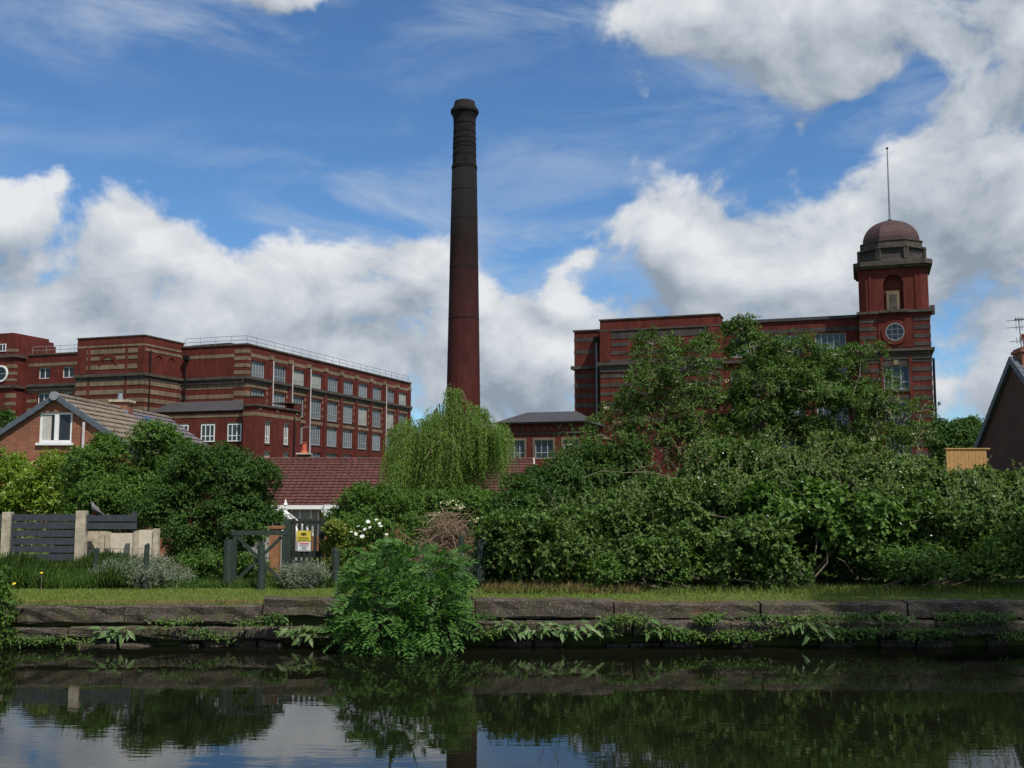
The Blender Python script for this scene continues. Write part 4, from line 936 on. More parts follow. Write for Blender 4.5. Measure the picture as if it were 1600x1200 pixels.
def limb_paths(m, rng, base, tips, r0, r1, wob=.1, n=5):
    for tp in tips:
        b = Vector(base); t = Vector(tp); pts = []
        for i in range(n + 1):
            f = i / n; p = b.lerp(t, f) + Vector((rng.normal(0, wob), rng.normal(0, wob), 0)) * math.sin(math.pi * f); p.z = b.z + (t.z - b.z) * (f ** .85); pts.append(p)
        m.tube(pts, [r0 + (r1 - r0) * i / n for i in range(n + 1)], 5)
def bush(name, label, catg, seed, lobes, n, k, tl, ll, lw, mat, stem='bark', core=.35, up=.35, rnd=.55, droop=.25, zmin=.3, stems=6, six=False, flat=.6, part='foliage', lo=.78, hi=1.0, spread=.9, fold=.22, cs=.24, per=26):
    rng = np.random.default_rng(seed); lobes = [(a, b, c, max(.12, d - cs * .9), max(.12, e - cs * .9), max(.12, f - cs * .8)) for a, b, c, d, e, f in lobes]; L = np.array(lobes, float)
    base = Vector((L[:, 0].mean(), L[:, 1].mean(), gz(L[:, 0].mean(), L[:, 1].mean()) - .05))
    root = thing(name, label, catg, base)
    P, D = clump_points(rng, lobes, n, per, cs, zmin); A = [twig_leaves(rng, P, D, k, tl, ll, lw, up, rnd, droop, spread, flat)]
    if core: P, D = lobes_shell(rng, lobes, int(n * core), .45, .85, zmin); A.append(twig_leaves(rng, P, D, k, tl, ll * 1.1, lw * 1.1, up, rnd, droop, spread, flat))
    a = cat(A); a[0] = a[0] - np.array(base)
    leaf_mesh(part, a[0], a[1], a[2], a[3], a[4], M[mat], root, six=six, fold=fold)
    m = MB(); tips = []
    for i in range(len(L)):
        for q in range(max(1, stems // len(L) + 1)): tips.append(Vector(L[i, :3]) - base + Vector(rng.uniform(-.5, .5, 3) * L[i, 3:6]))
    sb = [Vector((rng.uniform(-.25, .25), rng.uniform(-.2, .2), 0)) for _ in range(4)]
    for i, tp in enumerate(tips):
        f0 = Vector((tp.x * .55, tp.y * .4, 0)) if abs(tp.x) > 2 else sb[i % 4]
        limb_paths(m, rng, f0, [tp], .022, .008, .08)
    m.build('stems', M[stem], root)
    return root, rng, base
def ell(px, py, Y, rx, ry, rz):
    p = W(px, py, Y); k = Y / F; return (p.x, p.y, p.z, rx * k, ry, rz * k)      # rx, rz in photo pixels at that distance
def flower_discs(rng, root, base, P, r, mat, name, petals=5, flat=True):
    n = len(P); k = petals; c = np.repeat(P - np.array(base), k, 0); a = np.tile(np.arange(k) * 2 * math.pi / k, n) + np.repeat(rng.uniform(0, 6, n), k)
    tilt = np.repeat(unit(np.array([0, -.5, .9]) + rng.normal(size=(n, 3)) * .35), k, 0)
    u = unit(np.cross(tilt, np.array([1., .2, 0]))); v = np.cross(tilt, u); d = u * np.cos(a)[:, None] + v * np.sin(a)[:, None]
    leaf_mesh(name, c, d, tilt, np.repeat(r * rng.uniform(.7, 1.2, n), k), np.repeat(r * 1.0 * np.ones(n), k), mat, root, fold=.05, curl=-.05)

# left hedge and bushes behind the fences
bush('laurel_hedge', 'bright yellow-green laurel hedge behind the grey slat fence', 'hedge', 1,
     [ell(px, py, 29.6 + d, rx, 1.0, rz) for px, py, d, rx, rz in ((-80, 760, 0, 90, 70), (10, 765, .2, 70, 66), (60, 772, -.2, 60, 58), (105, 765, .3, 55, 62), (30, 820, -.2, 110, 60), (-60, 830, 0, 90, 60), (40, 870, -.3, 100, 40), (120, 850, .3, 60, 60))],
     4600, 9, .28, .125, .042, 'laurel', up=.9, rnd=.4, droop=.05, spread=.7, core=.55, zmin=-.2)
bush('broadleaf_bush', 'tall rounded green bush in front of the orange brick house', 'bush', 2,
     [ell(px, py, 28.4 + d, rx, 1.0, rz) for px, py, d, rx, rz in ((150, 745, 0, 60, 58), (205, 725, .2, 62, 58), (245, 705, .3, 40, 42), (255, 750, 0, 52, 65), (180, 790, -.3, 70, 50), (225, 770, -.4, 50, 50), (170, 700, .3, 26, 26))],
     4600, 9, .22, .09, .04, 'mid_leaf', up=.5, core=.4, zmin=-.1, cs=.32, per=80)
bush('privet_bush', 'dark dense bush between the concrete panels and the braced gate', 'bush', 3,
     [ell(px, py, 25.4 + d, rx, .9, rz) for px, py, d, rx, rz in ((300, 745, .3, 46, 50), (330, 722, .3, 32, 30), (355, 765, 0, 52, 52), (395, 762, .1, 36, 46), (385, 725, .4, 16, 18), (300, 820, -.2, 60, 60), (360, 825, -.3, 62, 52), (405, 810, -.1, 30, 42), (265, 800, .2, 40, 60), (330, 870, -.4, 70, 40))],
     6200, 9, .17, .068, .033, 'dark_leaf', up=.45, rnd=.7, core=.6, zmin=.2, cs=.28, per=80)
bush('garden_shrub', 'fresh green shrub left of the willow in front of the bungalow roof', 'shrub', 4,
     [ell(px, py, 26.5 + d, rx, .8, rz) for px, py, d, rx, rz in ((560, 790, 0, 45, 36), (605, 790, .2, 42, 28), (640, 800, -.1, 40, 26), (545, 820, -.2, 36, 28))],
     2200, 9, .18, .085, .034, 'mid_leaf', up=.5)
rt, rg, bs = bush('elder_shrub', 'low elder shrub with a few cream flower heads under the willow', 'shrub', 5,
     [ell(px, py, 25.0 + d, rx, .8, rz) for px, py, d, rx, rz in ((690, 795, 0, 55, 26), (735, 795, .2, 45, 28), (770, 815, -.1, 40, 34), (665, 815, 0, 40, 22))],
     2200, 9, .18, .085, .034, 'mid_leaf', up=.45)
for px, py in ((705, 786), (716, 793), (684, 803), (748, 811)):
    P = np.array(W(px, py, 24.1)) + rg.normal(size=(16, 3)) * np.array([.09, .05, .025]); flower_discs(rg, rt, bs, P, .03, M['petal_cream'], 'flower_head'); [o for o in rt.children if o.name.startswith('flower_head')][-1]['kind'] = 'stuff'
# ivy and roses by the picket gate
bush('ivy_pillar', 'yellow-green ivy mound covering the post beside the picket gate', 'ivy', 6,
     [ell(px, py, 21.9 + d, rx, .35, rz) for px, py, d, rx, rz in ((526, 828, 0, 17, 18), (536, 850, 0, 19, 28), (522, 865, .1, 13, 26), (545, 835, .1, 14, 16))], 1500, 7, .07, .055, .045, 'ivy_leaf', up=.1, rnd=.6, flat=.2, cs=.1)
rt, rg, bs = bush('rose_bush', 'loose rose bush with small white blooms near the ivy mound', 'rose', 7,
     [ell(px, py, 21.8 + d, rx, .5, rz) for px, py, d, rx, rz in ((585, 845, 0, 42, 32), (625, 850, .1, 35, 36), (565, 880, 0, 40, 34), (640, 825, .2, 40, 16), (690, 825, .4, 30, 12))], 1500, 7, .2, .055, .035, 'mid_leaf', up=.4, core=.15, cs=.14)
P = np.array([W(px, py, 21.25) for px, py in ((549, 831), (556, 834), (563, 830), (570, 827), (575, 815), (593, 818), (595, 822), (604, 835), (619, 844), (588, 812), (578, 824), (560, 822), (566, 838))]); 
for q in P: flower_discs(rg, rt, bs, np.array([q]), .05, M['petal_white'], 'rose_bloom', 6)
# dead twig heap
def brush_pile():
    rng = np.random.default_rng(9); p = W(700, 830, 21.4); base = Vector((p.x, 21.4, gz(p.x, 21.4))); root = thing('brush_pile', 'heap of dead brown twigs piled above the green posts', 'twigs', base); m = MB()
    for i in range(620):
        c = Vector((rng.normal(0, .26), rng.normal(0, .25), .0)); h = max(.1, (p.z - base.z) + .30 - abs(c.x) * .55 + rng.normal(0, .12)); c.z = rng.uniform(.25, 1) * h
        d = Vector((rng.normal(), rng.normal() * .6, rng.normal() * .55 - .1)).normalized() * rng.uniform(.12, .42); b = Vector(rng.normal(size=3)) * .04
        m.tube([c - d, c + b, c + d], [.006, .008, .003], 3, False)
    o = m.build('twigs', M['dead_twig'], root); o['kind'] = 'stuff'
brush_pile()

# weeping willow
def willow():
    rng = np.random.default_rng(21); Y = 36.0; c = W(700, 700, Y); base = Vector((c.x, Y, gz(c.x, Y))); root = thing('weeping_willow', 'pale green weeping willow in front of the tall chimney', 'tree', base)
    k = Y / F; zt = lambda py: W(700, py, Y).z - base.z
    m = MB(); m.tube([(0, 0, -.1), (.05, 0, 1.2), (-.05, .1, 2.4), (0, .1, 3.4)], [.26, .2, .16, .1], 8); m.build('trunk', M['bark'], root)
    nodes = []
    br = MB()
    for i in range(64):
        a = rng.uniform(0, 2 * math.pi); r = rng.uniform(.2, 1) ** .7; x = math.cos(a) * r * 2.2; y = math.sin(a) * r * 1.9
        zz = zt(632) - (r ** 2) * 1.45 + rng.normal(0, .28) + (.5 if abs(x - .35) < .4 and r < .5 else 0)
        st = Vector((x * .1, y * .1, rng.uniform(1.8, 3.2))); pk = Vector((x * .75, y * .75, zz)); en = Vector((x * 1.08, y * 1.08, zz - rng.uniform(.1, .5)))
        pts = [st, st.lerp(pk, .5) + Vector((0, 0, .25)), pk, en]; br.tube(pts, [.06, .045, .025, .01], 4, False)
        for f in np.linspace(.35, 1, 9): nodes.append((pts[1].lerp(pk, (f - .35) / .4) if f < .75 else pk.lerp(en, (f - .75) / .25), r))
    br.build('limbs', M['bark'], root)
    A = []; st = MB()
    P0 = np.array([n[0] for n in nodes]); NS = 4200; ncl = 120
    cl = P0[rng.choice(len(P0), ncl, replace=False)] + rng.normal(size=(ncl, 3)) * np.array([.08, .08, .04]); cll = rng.uniform(.45, 2.1, ncl); cw = rng.uniform(.4, 1.6, ncl)
    idx = rng.choice(ncl, NS, p=cw / cw.sum()); S = cl[idx] + rng.normal(size=(NS, 3)) * np.array([.13, .13, .10])
    out = unit(np.c_[S[:, :2], np.zeros(len(S))]); ln = cll[idx] * rng.uniform(.65, 1.15, NS); side = rng.random(len(S))
    K = 26; t = (np.arange(K)[None] + rng.uniform(0, 1, (len(S), K))) / K
    hor = np.clip(.30 * (1 - np.exp(-2.2 * t)), 0, 1) * rng.uniform(.4, 1.3, len(S))[:, None]
    sway = rng.normal(size=(len(S), 3)) * .10; sway[:, 2] = 0
    rise = .16 * np.sin(np.clip(t * 3.0, 0, math.pi)) * (side < .5)[:, None]
    Q = S[:, None] + out[:, None] * hor[..., None] + sway[:, None] * t[..., None] - np.array([0, 0, 1.]) * (ln[:, None] * t ** 1.25 - rise)[..., None]
    Q = Q.reshape(-1, 3); ok = Q[:, 2] > .35; Q = Q[ok]; n = len(Q)
    D = unit(np.array([0, 0, -1.]) + rng.normal(size=(n, 3)) * .5); N = unit(rng.normal(size=(n, 3)) + np.array([0, -.3, .4]))
    leaf_mesh('foliage', Q, D, N,   .10 * rng.uniform(.7, 1.3, n), .022, M['willow_leaf'], root, fold=.1, curl=.15)
willow()

# elders over the thicket: open crowns with visible branches
def elder(name, label, seed, Y, stems_px, clumps, n_tw, dens=1.0, flowers=22):
    rng = np.random.default_rng(seed); b = W(stems_px[0], 880, Y); base = Vector((b.x, Y, gz(b.x, Y) - .05)); root = thing(name, label, 'tree', base); m = MB(); A = []; fl = []
    L = [ell(px, py, Y + d, rx, ry, rz) for px, py, d, rx, ry, rz in clumps]
    for i, e in enumerate(L):
        c = Vector(e[:3]) - base; sx = (W(stems_px[i % len(stems_px)], 880, Y).x - base.x)
        limb_paths(m, rng, (sx, rng.uniform(-.2, .2), 0), [c], .034, .014, .3, 8)
        nb = int(9 * (e[3] * e[5]) ** .5 / .6)
        for q in range(nb):
            d = unit(rng.normal(size=(1, 3)))[0]; d[2] = abs(d[2]) * .8 - .15; tip = c + Vector(d * np.array(e[3:6]) * rng.uniform(.85, 1.5)); mid = c.lerp(tip, .5) + Vector((0, 0, .12)); m.tube([c, mid, tip], [.014, .010, .005], 4, False)
            k = int(n_tw * dens); P = np.array([c.lerp(mid, f * 2) if f < .5 else mid.lerp(tip, f * 2 - 1) for f in rng.uniform(.45, 1.05, k)]) + rng.normal(size=(k, 3)) * .09
            A.append(twig_leaves(rng, P, unit(np.tile(np.array(tip - c), (k, 1)) + rng.normal(size=(k, 3)) * .3), 7, .2, .095, .036, .25, .6, .4))
            if rng.random() < flowers / 100: fl.append(np.array(tip) + np.array([0, 0, .04]) + rng.normal(size=(14, 3)) * np.array([.06, .05, .012]))
    P, D = clump_points(rng, L, int(n_tw * 70 * dens), 30, .2, .9, .45, .95); A.append([*twig_leaves(rng, P - np.array(base), D, 7, .2, .09, .036, .3, .6, .3)])
    if dens > 1: P, D = lobes_shell(rng, L, int(n_tw * 40), .3, .85, .9); A.append([*twig_leaves(rng, P - np.array(base), D, 7, .2, .09, .036, .3, .6, .3)])
    a = cat(A); leaf_mesh('foliage', *a, M['elder_leaf'], root); m.build('branches', M['pale_bark'], root)
    if fl: flower_discs(rng, root, (0, 0, 0), np.concatenate(fl), .02, M['petal_cream'], 'flower_heads')
    return root
elder('elder_tree', 'open elder tree with bare grey branches before the striped stair block', 31, 27.0, (1060, 1030, 1090),
      [(1065, 580, 0, 60, .7, 45), (1080, 640, .2, 70, .9, 55), (1010, 600, .1, 48, .6, 42), (1030, 660, 0, 70, .8, 50), (960, 690, .2, 62, .8, 42), (1100, 545, .2, 26, .4, 30), (1020, 540, .3, 34, .4, 26), (920, 715, .1, 52, .8, 38), (1110, 700, .3, 70, .9, 45), (985, 645, .3, 40, .6, 40), (1075, 690, .2, 60, .8, 50), (1075, 625, .4, 46, .6, 44)], 16, 1.05)
elder('elder_tree', 'dense tall elder tree with cream flower heads left of the domed tower', 32, 27.5, (1200, 1230, 1260),
      [(1172, 545, 0, 36, .8, 34), (1240, 552, .2, 46, .8, 32), (1195, 610, -.2, 62, 1.0, 60), (1265, 610, 0, 66, 1.0, 60), (1305, 568, .3, 26, .6, 22), (1330, 630, .1, 46, .8, 36), (1210, 680, 0, 80, 1.0, 50), (1300, 680, .1, 80, 1.0, 50), (1160, 515, .2, 22, .4, 20), (1160, 660, .2, 50, .8, 60), (1270, 640, .4, 80, .8, 50), (1220, 590, .4, 70, .7, 40), (1290, 590, .5, 60, .7, 36)], 26, 1.3)
elder('elder_tree', 'spreading elder with thin arching branches crossing the foot of the domed tower', 33, 27.0, (1340, 1360, 1380),
      [(1370, 640, 0, 50, .6, 34), (1410, 660, .1, 46, .6, 30), (1355, 690, 0, 60, .8, 36), (1430, 690, .1, 36, .6, 26), (1385, 600, .2, 32, .4, 24), (1440, 640, .2, 24, .3, 16), (1400, 705, .2, 60, .7, 26), (1345, 555, .2, 26, .4, 20)], 11, .9)

# bramble thicket along the bank
def thicket():
    r = random.Random(40); lobes = []
    top = lambda px: np.interp(px, [770, 850, 900, 960, 1060, 1120, 1260, 1330, 1480, 1560, 1700], [800, 790, 775, 750, 712, 700, 700, 708, 724, 735, 740])
    for px in range(800, 1760, 46):
        t = float(top(px)) + r.uniform(-16, 20)
        lobes.append(ell(px + r.uniform(-12, 12), t + 58, 22.8 + r.uniform(-.3, .3), 55 + r.uniform(-8, 12), 1.0, 58))
        lobes.append(ell(px + r.uniform(-15, 15), t + 95 + r.uniform(-10, 12), 20.3 + r.uniform(-.25, .25), 48 + r.uniform(-8, 12), .85, 56 + r.uniform(-8, 8)))
        if not (1235 < px < 1330 or 1370 < px < 1420): lobes.append(ell(px + r.uniform(-15, 15), 868 + r.uniform(-12, 8), 19.55 + r.uniform(-.3, .2), 44 + r.uniform(-10, 12), .7, 50 + r.uniform(-10, 8)))
    for px in range(960, 1700, 55): lobes.append(ell(px, 862, 20.9, 56, .6, 62))
    for px, py in ((1160, 700), (1230, 705), (1300, 705), (1360, 712)): lobes.append(ell(px, py + 30, 24.4, 62, .7, 56))
    L = [q for q in lobes]
    rt, rg, bs = bush('bramble_thicket', 'broad bramble thicket spreading along the canal bank below the elders', 'bramble', 41, L, 26000, 8, .17, .085, .058, 'bramble_leaf', up=.45, rnd=.55, core=.28, zmin=.62, stems=40, cs=.42, per=110)
    # arching shoots that stand out of the top
    A = []; m = MB()
    for i in range(340):
        px = rg.uniform(850, 1700); Y = rg.uniform(19.4, 22); p = W(px, float(top(px)) + rg.uniform(-2, 90), Y); d = Vector((rg.normal() * .5, rg.normal() * .4 - .25, 1)).normalized(); ln = rg.uniform(.18, .45)
        P = np.array([p + d * ln * f for f in np.linspace(0, 1, 7)]) - np.array(bs); A.append(twig_leaves(rg, P, np.tile(np.array(d), (7, 1)), 3, .05, .05, .03, .4, .5, .1)); m.tube([p - bs, p - bs + d * ln], [.004, .002], 3, False)
    a = cat(A); leaf_mesh('shoots', *a, M['shoot_leaf'], rt); m.build('shoot_stems', M['pale_bark'], rt)['kind'] = 'stuff'
    P = np.array([W(px, float(top(px)) + rg.uniform(5, 130), 19.3 + rg.uniform(0, .5)) for px in rg.uniform(900, 1600, 34)]); flower_discs(rg, rt, bs, P, .022, M['petal_white'], 'bramble_flowers')
M['shoot_leaf'] = leafmat('shoot_leaf', (.10, .15, .04), (.20, .26, .085), .25, .6)
thicket()
bush('hazel_bush', 'rounder light-leaved hazel bush growing out of the bramble thicket', 'bush', 46,
     [ell(px, py, 19.7 + d, rx, .5, rz) for px, py, d, rx, rz in ((1210, 800, .2, 60, 34), (1290, 785, .1, 66, 36), (1370, 800, .0, 60, 34), (1330, 825, -.1, 44, 24), (1180, 860, -.1, 50, 36), (1130, 870, -.1, 44, 34))],
     1700, 7, .2, .115, .085, 'mid_leaf', up=.3, rnd=.5, cs=.26, per=60, core=.15, six=True, stems=2)
bush('nettle_bed', 'upright nettles and tall weeds filling the foot of the thicket', 'weed', 47,
     [ell(px, py, 19.2 + d, rx, .35, rz) for px, py, d, rx, rz in ((1000, 895, 0, 60, 24), (1080, 890, .1, 50, 30), (1440, 880, 0, 60, 40), (1540, 875, .1, 60, 44), (1600, 860, .2, 50, 50), (940, 900, 0, 40, 20))],
     1300, 8, .24, .085, .036, 'tall_grass', up=1.2, rnd=.35, cs=.2, per=30, core=.1)
def dead_twigs():
    rng = np.random.default_rng(48); p = W(1200, 800, 19.5); base = Vector((p.x, 20, .63)); root = thing('dead_canes', 'bare pale dead canes arching through the bramble thicket', 'canes', base)
    for i in range(24):
        px = rng.uniform(850, 1590); Y = rng.uniform(19.0, 19.8); q = W(px, rng.uniform(730, 890), Y) - base; d = Vector((rng.normal() * .8, rng.normal() * .3, rng.normal() * .5 + .2)).normalized() * rng.uniform(.15, .5)
        MB().tube([q - d, q + Vector((0, 0, .04)), q + d - Vector((0, 0, .05))], [.005, .004, .002], 4, False).build('cane', M['pale_bark'], root)
dead_twigs()
bush('hawthorn_bush', 'dark hawthorn bush between the twig heap and the bramble thicket', 'bush', 45,
     [ell(px, py, 21.3 + d, rx, .85, rz) for px, py, d, rx, rz in ((800, 790, 3.3, 46, 42), (850, 778, 3.8, 48, 36), (895, 760, 4.2, 42, 42), (870, 800, 2.0, 60, 44), (800, 815, 1.2, 50, 40), (880, 742, 4.6, 44, 34), (935, 732, 5.0, 50, 40), (990, 728, 5.2, 50, 42), (850, 752, 4.4, 36, 24), (772, 885, -1.0, 34, 36),  (790, 850, -.4, 40, 48), (835, 850, -.5, 44, 52), (880, 840, -.2, 44, 60), (920, 870, -.4, 40, 40), (760, 830, 0, 28, 36))],
     6400, 9, .18, .064, .04, 'dark_leaf', up=.3, rnd=.6, cs=.3, per=80)
def far_tree(name, label, seed, Y, lob, mat, n, ll):
    rng = np.random.default_rng(seed); L = [ell(px, py, Y + d, rx, rx * Y / F * .8, rz) for px, py, d, rx, rz in lob]; c = np.array(L)[:, :3].mean(0); g = gz(c[0], Y); root = thing(name, label, 'tree', (c[0], Y, g))
    P, D = lobes_shell(rng, L, n, .6, 1.0, g + .5); a = list(twig_leaves(rng, P, D, 7, .5, ll, ll * .6)); a[0] = a[0] - np.array([c[0], Y, g]); leaf_mesh('crown', *a, M[mat], root)
    m = MB(); m.tube([(0, 0, -.1), (0, .1, (c[2] - g) * .5), (0, 0, c[2] - g)], [.3, .22, .12], 7)
    for e in L: m.tube([(0, 0, (c[2] - g) * .55), Vector(e[:3]) - Vector((c[0], Y, g))], [.14, .04], 5)
    m.build('trunk', M['bark'], root)
far_tree('distant_tree', 'distant rounded green tree between the domed tower and the dark gable', 51, 75, [(1490, 690, 0, 32, 30), (1515, 680, 1, 24, 26), (1470, 680, .5, 22, 22), (1500, 710, 0, 40, 26)], 'dark_leaf', 2600, .2)
far_tree('distant_tree', 'dark green tree behind the orange brick house at the mill foot', 52, 70, [(-10, 675, 0, 40, 32), (25, 690, .5, 30, 24), (-50, 660, 0, 40, 40)], 'dark_leaf', 1200, .28)

# ash sapling hanging over the canal wall: pinnate leaves
def ash_sapling():
    rng = np.random.default_rng(61); c = W(630, 960, 16.78); base = Vector((c.x, 16.93, .25)); root = thing('ash_sapling', 'bushy ash sapling with feathered leaves hanging over the canal wall', 'shrub', base)
    L = [ell(630 + (px - 640) * .88, py, 16.53 + d, rx * .86, ry, rz * .95) for px, py, d, rx, ry, rz in ((640, 900, .35, 78, .55, 48), (600, 930, .1, 62, .5, 46), (690, 925, .1, 56, .5, 46), (620, 975, -.15, 70, .45, 42), (675, 970, -.2, 58, .4, 40), (575, 985, -.05, 50, .3, 24), (710, 890, .35, 36, .4, 30), (600, 880, .5, 40, .4, 30), (645, 1000, -.3, 40, .25, 16), (560, 925, .2, 26, .3, 30), (715, 960, .1, 30, .3, 28))]
    P, D = lobes_shell(rng, L, 640, .6, 1.08, .04); n = len(P)
    R = unit(D * .75 + np.array([0, -.25, -.05]) + rng.normal(size=(n, 3)) * .45); up = unit(np.array([0, -.35, 1.]) + rng.normal(size=(n, 3)) * .3); S = unit(np.cross(R, up)); up = np.cross(S, R)
    ln = rng.uniform(.20, .36, n); A = []; st = MB()
    for k in range(5):
        f = .3 + k * .16
        for s in (-1, 1):
            Q = P + R * (ln * f)[:, None] - np.array([0, 0, 1.]) * (ln * .35 * f ** 2)[:, None]; d = unit(R * .55 + S * s * .85 - up * .12); A.append((Q, d, up + rng.normal(size=(n, 3)) * .15, ln * .36 * (1.05 - .3 * abs(f - .6)), ln * .15))
    Q = P + R * ln[:, None] - np.array([0, 0, 1.]) * (ln * .35)[:, None]; A.append((Q, R - up * .2, up, ln * .38, ln * .16))
    a = cat(A); a[0] = a[0] - np.array(base); leaf_mesh('foliage', *a, M['ash_leaf'], root, fold=.12, curl=.1)
    P2, D2 = lobes_shell(rng, L, 420, .2, .6, .05); b = twig_leaves(rng, P2, D2, 7, .14, .07, .026); b = list(b); b[0] = b[0] - np.array(base); leaf_mesh('inner_foliage', *b, M['ash_leaf'], root)
    m = MB()
    for e in L: limb_paths(m, rng, (rng.uniform(-.1, .1), .02, 0), [Vector(e[:3]) - base], .025, .008, .06)
    m.build('stems', M['bark'], root)
ash_sapling()

# plants on the wall ledge
def wall_plant(name, label, catg, group, px, py, n, ll, lw, mat, spread=.25, hang=.5, Y=16.25, six=True, seed=0):
    rng = np.random.default_rng(seed); p = W(px, py, Y); root = thing(name, label, catg, p, 0, group)
    P = rng.normal(size=(n, 3)) * np.array([spread, .04, .035]); a = rng.uniform(0, 2 * math.pi, n); D = unit(np.c_[np.cos(a) * .9, -np.abs(np.sin(a)) * .8 - .15, rng.uniform(-hang, .75, n)]); N = unit(np.array([0, -.6, .8]) + rng.normal(size=(n, 3)) * .3); s = rng.uniform(.6, 1.2, n)
    leaf_mesh('leaves', P, D, N, ll * s, lw * s, M[mat], root, six=six, fold=.1, curl=.3)
    m = MB()
    for i in range(0, n, max(1, n // 12)): m.tube([(P[i][0] * .8, .06, -.05), P[i], P[i] + D[i] * ll * .3], [.006, .005, .003], 4, False)
    m.build('stalks', M['pale_bark'], root)['kind'] = 'stuff'
docks = [(170, 986, 14, .1), (195, 988, 14, .1), (462, 984, 16, .1), (480, 986, 10, .08), (790, 978, 14, .1), (822, 981, 18, .12), (850, 982, 18, .12), (880, 982, 16, .1), (912, 980, 14, .1), (945, 980, 12, .1), (1255, 975, 16, .14), (1285, 985, 12, .1), (1030, 985, 10, .1)]
for i, (px, py, n, s) in enumerate(docks): wall_plant('dock_plant', 'broad-leaved dock hanging from the ledge of the canal wall', 'dock', 'docks growing from the canal wall', px, py, n, .20, .075, 'dock_leaf', s, .9, 16.65, True, 100 + i)
r_ = random.Random(77)
weeds = [(40 + r_.uniform(-8, 8), 1000), (60, 998), (110, 1000), (268, 972), (312, 985), (345, 992), (408, 975), (428, 968), (500, 990), (525, 985), (745, 965), (760, 985), (775, 990)] + [(x, r_.choice((966, 985, 992))) for x in range(940, 1620, 17)]
WL = ('fresh green leafy weed rooted in the joints of the canal wall', 'dark green creeping weed rooted in the joints of the canal wall', 'bright grassy weed rooted in the joints of the canal wall')
for i, (px, py) in enumerate(weeds): wall_plant('wall_weed', WL[i % 3], 'weed', ('fresh weeds in the canal wall', 'dark weeds in the canal wall', 'grassy weeds in the canal wall')[i % 3], px + r_.uniform(-6, 6), py + r_.uniform(-3, 3), r_.randint(70, 190), r_.uniform(.05, .085), r_.uniform(.024, .036), ('mid_leaf', 'dark_leaf', 'tall_grass')[i % 3], r_.uniform(.08, .2), .9, 16.69 if px < 560 else 16.63, False, 200 + i)
bush('bank_weed', 'yellow-green leafy weed clump hanging over the wall end', 'weed', 71, [ell(px, py, 16.63, rx, .25, rz) for px, py, rx, rz in ((-8, 905, 22, 40), (-4, 950, 20, 34), (2, 985, 18, 20), (-30, 940, 30, 60))], 420, 7, .12, .06, .028, 'mid_leaf', zmin=.05, stems=4, cs=.1)
# silvery shrubs
bush('silver_shrub', 'silvery lavender-like shrub before the cream concrete panels', 'shrub', 72, [ell(px, py, 19.9 + d, rx, .4, rz) for px, py, d, rx, rz in ((195, 900, .3, 34, 22), (235, 900, 0, 38, 26), (265, 902, .1, 30, 24), (175, 905, .4, 24, 18))], 1500, 8, .16, .05, .010, 'silver_leaf', up=1.3, rnd=.35, droop=0, spread=.5, cs=.12)
bush('silver_shrub', 'wispy silver shrub growing below the two gate signs', 'shrub', 73, [ell(px, py, 19.7 + d, rx, .25, rz) for px, py, d, rx, rz in ((458, 905, 0, 17, 16), (497, 900, 0, 14, 22), (480, 912, .1, 18, 10))], 620, 8, .18, .05, .010, 'silver_leaf', up=1.6, rnd=.35, droop=0, spread=.5, cs=.09)
bush('silver_shrub', 'thin silver shrub between the two posts by the brambles', 'shrub', 74, [ell(px, py, 20.1, rx, .25, rz) for px, py, rx, rz in ((730, 895, 22, 30), (712, 900, 18, 24))], 420, 8, .18, .05, .010, 'silver_leaf', up=1.6, rnd=.35, droop=0, spread=.5, cs=.09)
bush('nettle_patch', 'low green nettle patch left of the braced gate', 'weed', 75, [ell(px, py, 20.6, rx, .4, rz) for px, py, rx, rz in ((310, 895, 36, 22), (340, 890, 26, 28), (385, 895, 30, 20))], 800, 7, .16, .06, .03, 'mid_leaf', up=.9)

# grass
def patch2(x, y): return np.sin(x * 1.3 + y * 2.2) * np.sin(x * .7 - y * 1.1 + 2) + .5 * np.sin(x * 4.1 + y * 3.3)
def blades(name, seed, n, xr, yr, hgt, wid, mat, lean=.35, dens=None, label=None, catg=None):
    rng = np.random.default_rng(seed); x = rng.uniform(*xr, n); y = rng.uniform(*yr, n)
    if dens is not None: ok = rng.random(n) < dens(x, y); x = x[ok]; y = y[ok]
    n = len(x); z = np.array([gz(a, b) for a, b in zip(x, y)]) - .01; P = np.c_[x, y, z]; D = unit(np.c_[rng.normal(0, lean, n), rng.normal(0, lean, n) - .05, np.ones(n)]); N = unit(np.c_[rng.normal(size=n) * .6, -np.ones(n), .3 * np.ones(n)])
    hh = hgt * rng.uniform(.5, 1.3, n) if not callable(hgt) else hgt(x, y) * rng.uniform(.5, 1.25, n)
    o = leaf_mesh(name, P, D, N, hh, wid, M[mat], None, fold=.05, curl=.18); o['kind'] = 'stuff'
    if label: tag(o, label, catg)
    return o
def patch(x, y): return .55 + .45 * np.sin(x * 1.7 + np.sin(y * 3.1) * 1.3) * np.sin(x * .63 + 1.1) 
blades('lawn_dry_patch', 87, 40000, (-11, 12), (17.05, 20.4), .045, .010, 'dry_grass', .7, lambda x, y: np.clip(patch2(x, y) * .45 - .18, 0, .4), 'brown worn patches in the mown grass strip', 'grass')
blades('lawn_grass', 81, 130000, (-11, 12), (17.05, 20.6), .055, .010, 'grass', .45, None, 'short mown grass strip along the canal bank', 'grass')
blades('dry_grass', 82, 26000, (-11, 12), (17.15, 17.42), .075, .009, 'dry_grass', .6, lambda x, y: np.clip(patch(x, y), .1, 1), 'dry tawny grass fringe on top of the canal wall', 'grass')
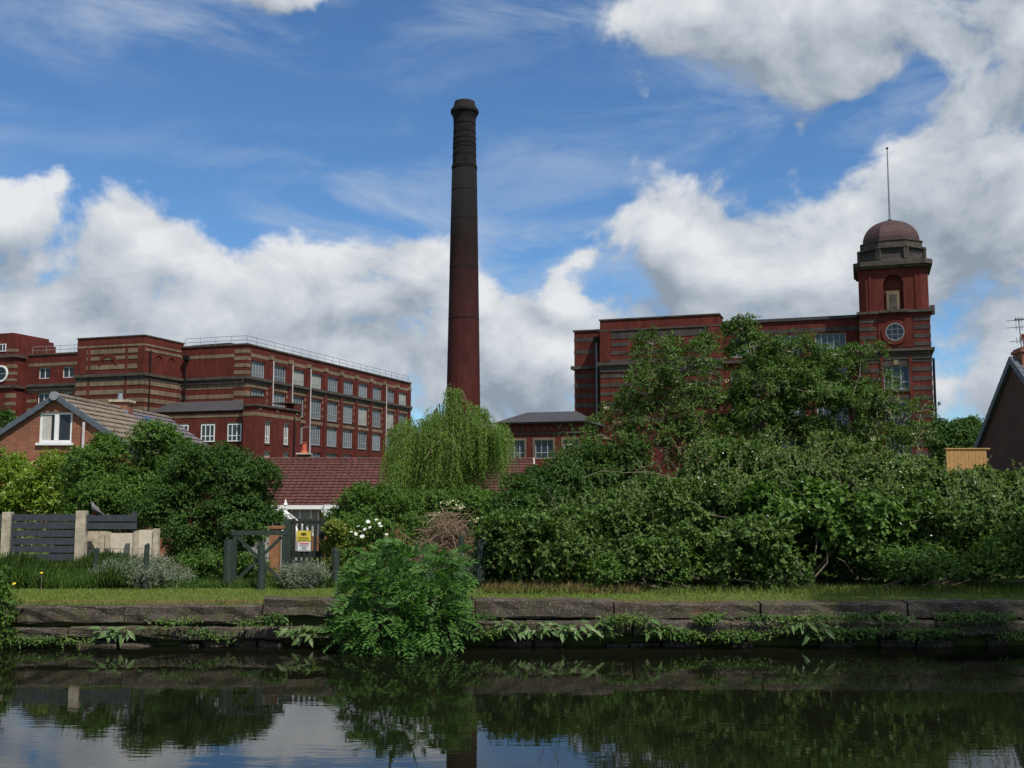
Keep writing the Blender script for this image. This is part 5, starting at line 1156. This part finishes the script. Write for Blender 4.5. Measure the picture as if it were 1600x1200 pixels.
blades('long_grass', 83, 26000, (-13.5, -6.9), (19.6, 22.2), lambda x, y: .40 + .18 * np.sin(x * 2.1) * np.sin(y * 1.9 + x), .014, 'tall_grass', .3, lambda x, y: np.clip((-6.7 - x) * 1.2, .05, 1), 'long green grass in front of the slat fence', 'grass')
blades('rough_grass', 84, 16000, (-6.9, 1.5), (19.7, 21.4), .2, .012, 'tall_grass', .4, None, 'rough grass around the green posts and gates', 'grass')
blades('bank_verge_grass', 85, 12000, (-.6, 11), (18.3, 19.4), .16, .012, 'grass', .5, lambda x, y: np.clip(patch(x, y) * (y - 18.2), 0, 1), 'ragged grass at the foot of the bramble thicket', 'grass')
blades('cut_weeds', 86, 2600, (-.5, 2.2), (18.7, 19.5), .22, .010, 'dry_grass', .9, None, 'dry cut weeds lying before the hawthorn bush', 'weeds')
def buttercups():
    rng = np.random.default_rng(88)
    for i, (px, py) in enumerate(((22, 912), (65, 895), (34, 775), (80, 757), (28, 770))):
        Y = 19.5 if py > 800 else 23.25; p = W(px, py, Y); b = Vector((p.x, Y, gz(p.x, Y))) if py > 800 else None
        if b is None: continue
        root = thing('yellow_flower', 'small yellow flower standing in the long grass', 'flower', b, 0, 'yellow flowers in the long grass')
        MB().tube([(0, 0, 0), (.01, 0, p.z - b.z)], .004, 4).build('stalk', M['pale_bark'], root); flower_discs(rng, root, b, np.array([p]), .04, M['petal_yellow'], 'bloom', 6)
buttercups()
# unseen tree added on the towpath side to shade the wall's right end
def added_shade_tree():
    rng = np.random.default_rng(91); base = Vector((16.6, 2.6, .72)); root = thing('added_shade_tree', 'unseen tall ash tree added on the towpath to shade the right end of the canal wall', 'tree', base); L = [(rng.normal(-.3, 1.7), rng.normal(1.9, 1.2), rng.uniform(14.5, 21), 2.3, 2.0, 1.8) for _ in range(14)]
    P, D = lobes_shell(rng, L, 3600, .4, 1.0, 3); leaf_mesh('crown', *twig_leaves(rng, P, D, 8, .6, .2, .1), M['mid_leaf'], root)
    m = MB(); m.tube([(0, 0, -.1), (.1, 0, 5), (-.3, .4, 10), (-1, 1, 15)], [.34, .28, .2, .1], 8)
    for e in L: m.tube([(-.3, .4, 9.5 + rng.uniform(-1, 2)), e[:3]], [.1, .03], 5)
    m.build('trunk', M['bark'], root)
added_shade_tree()
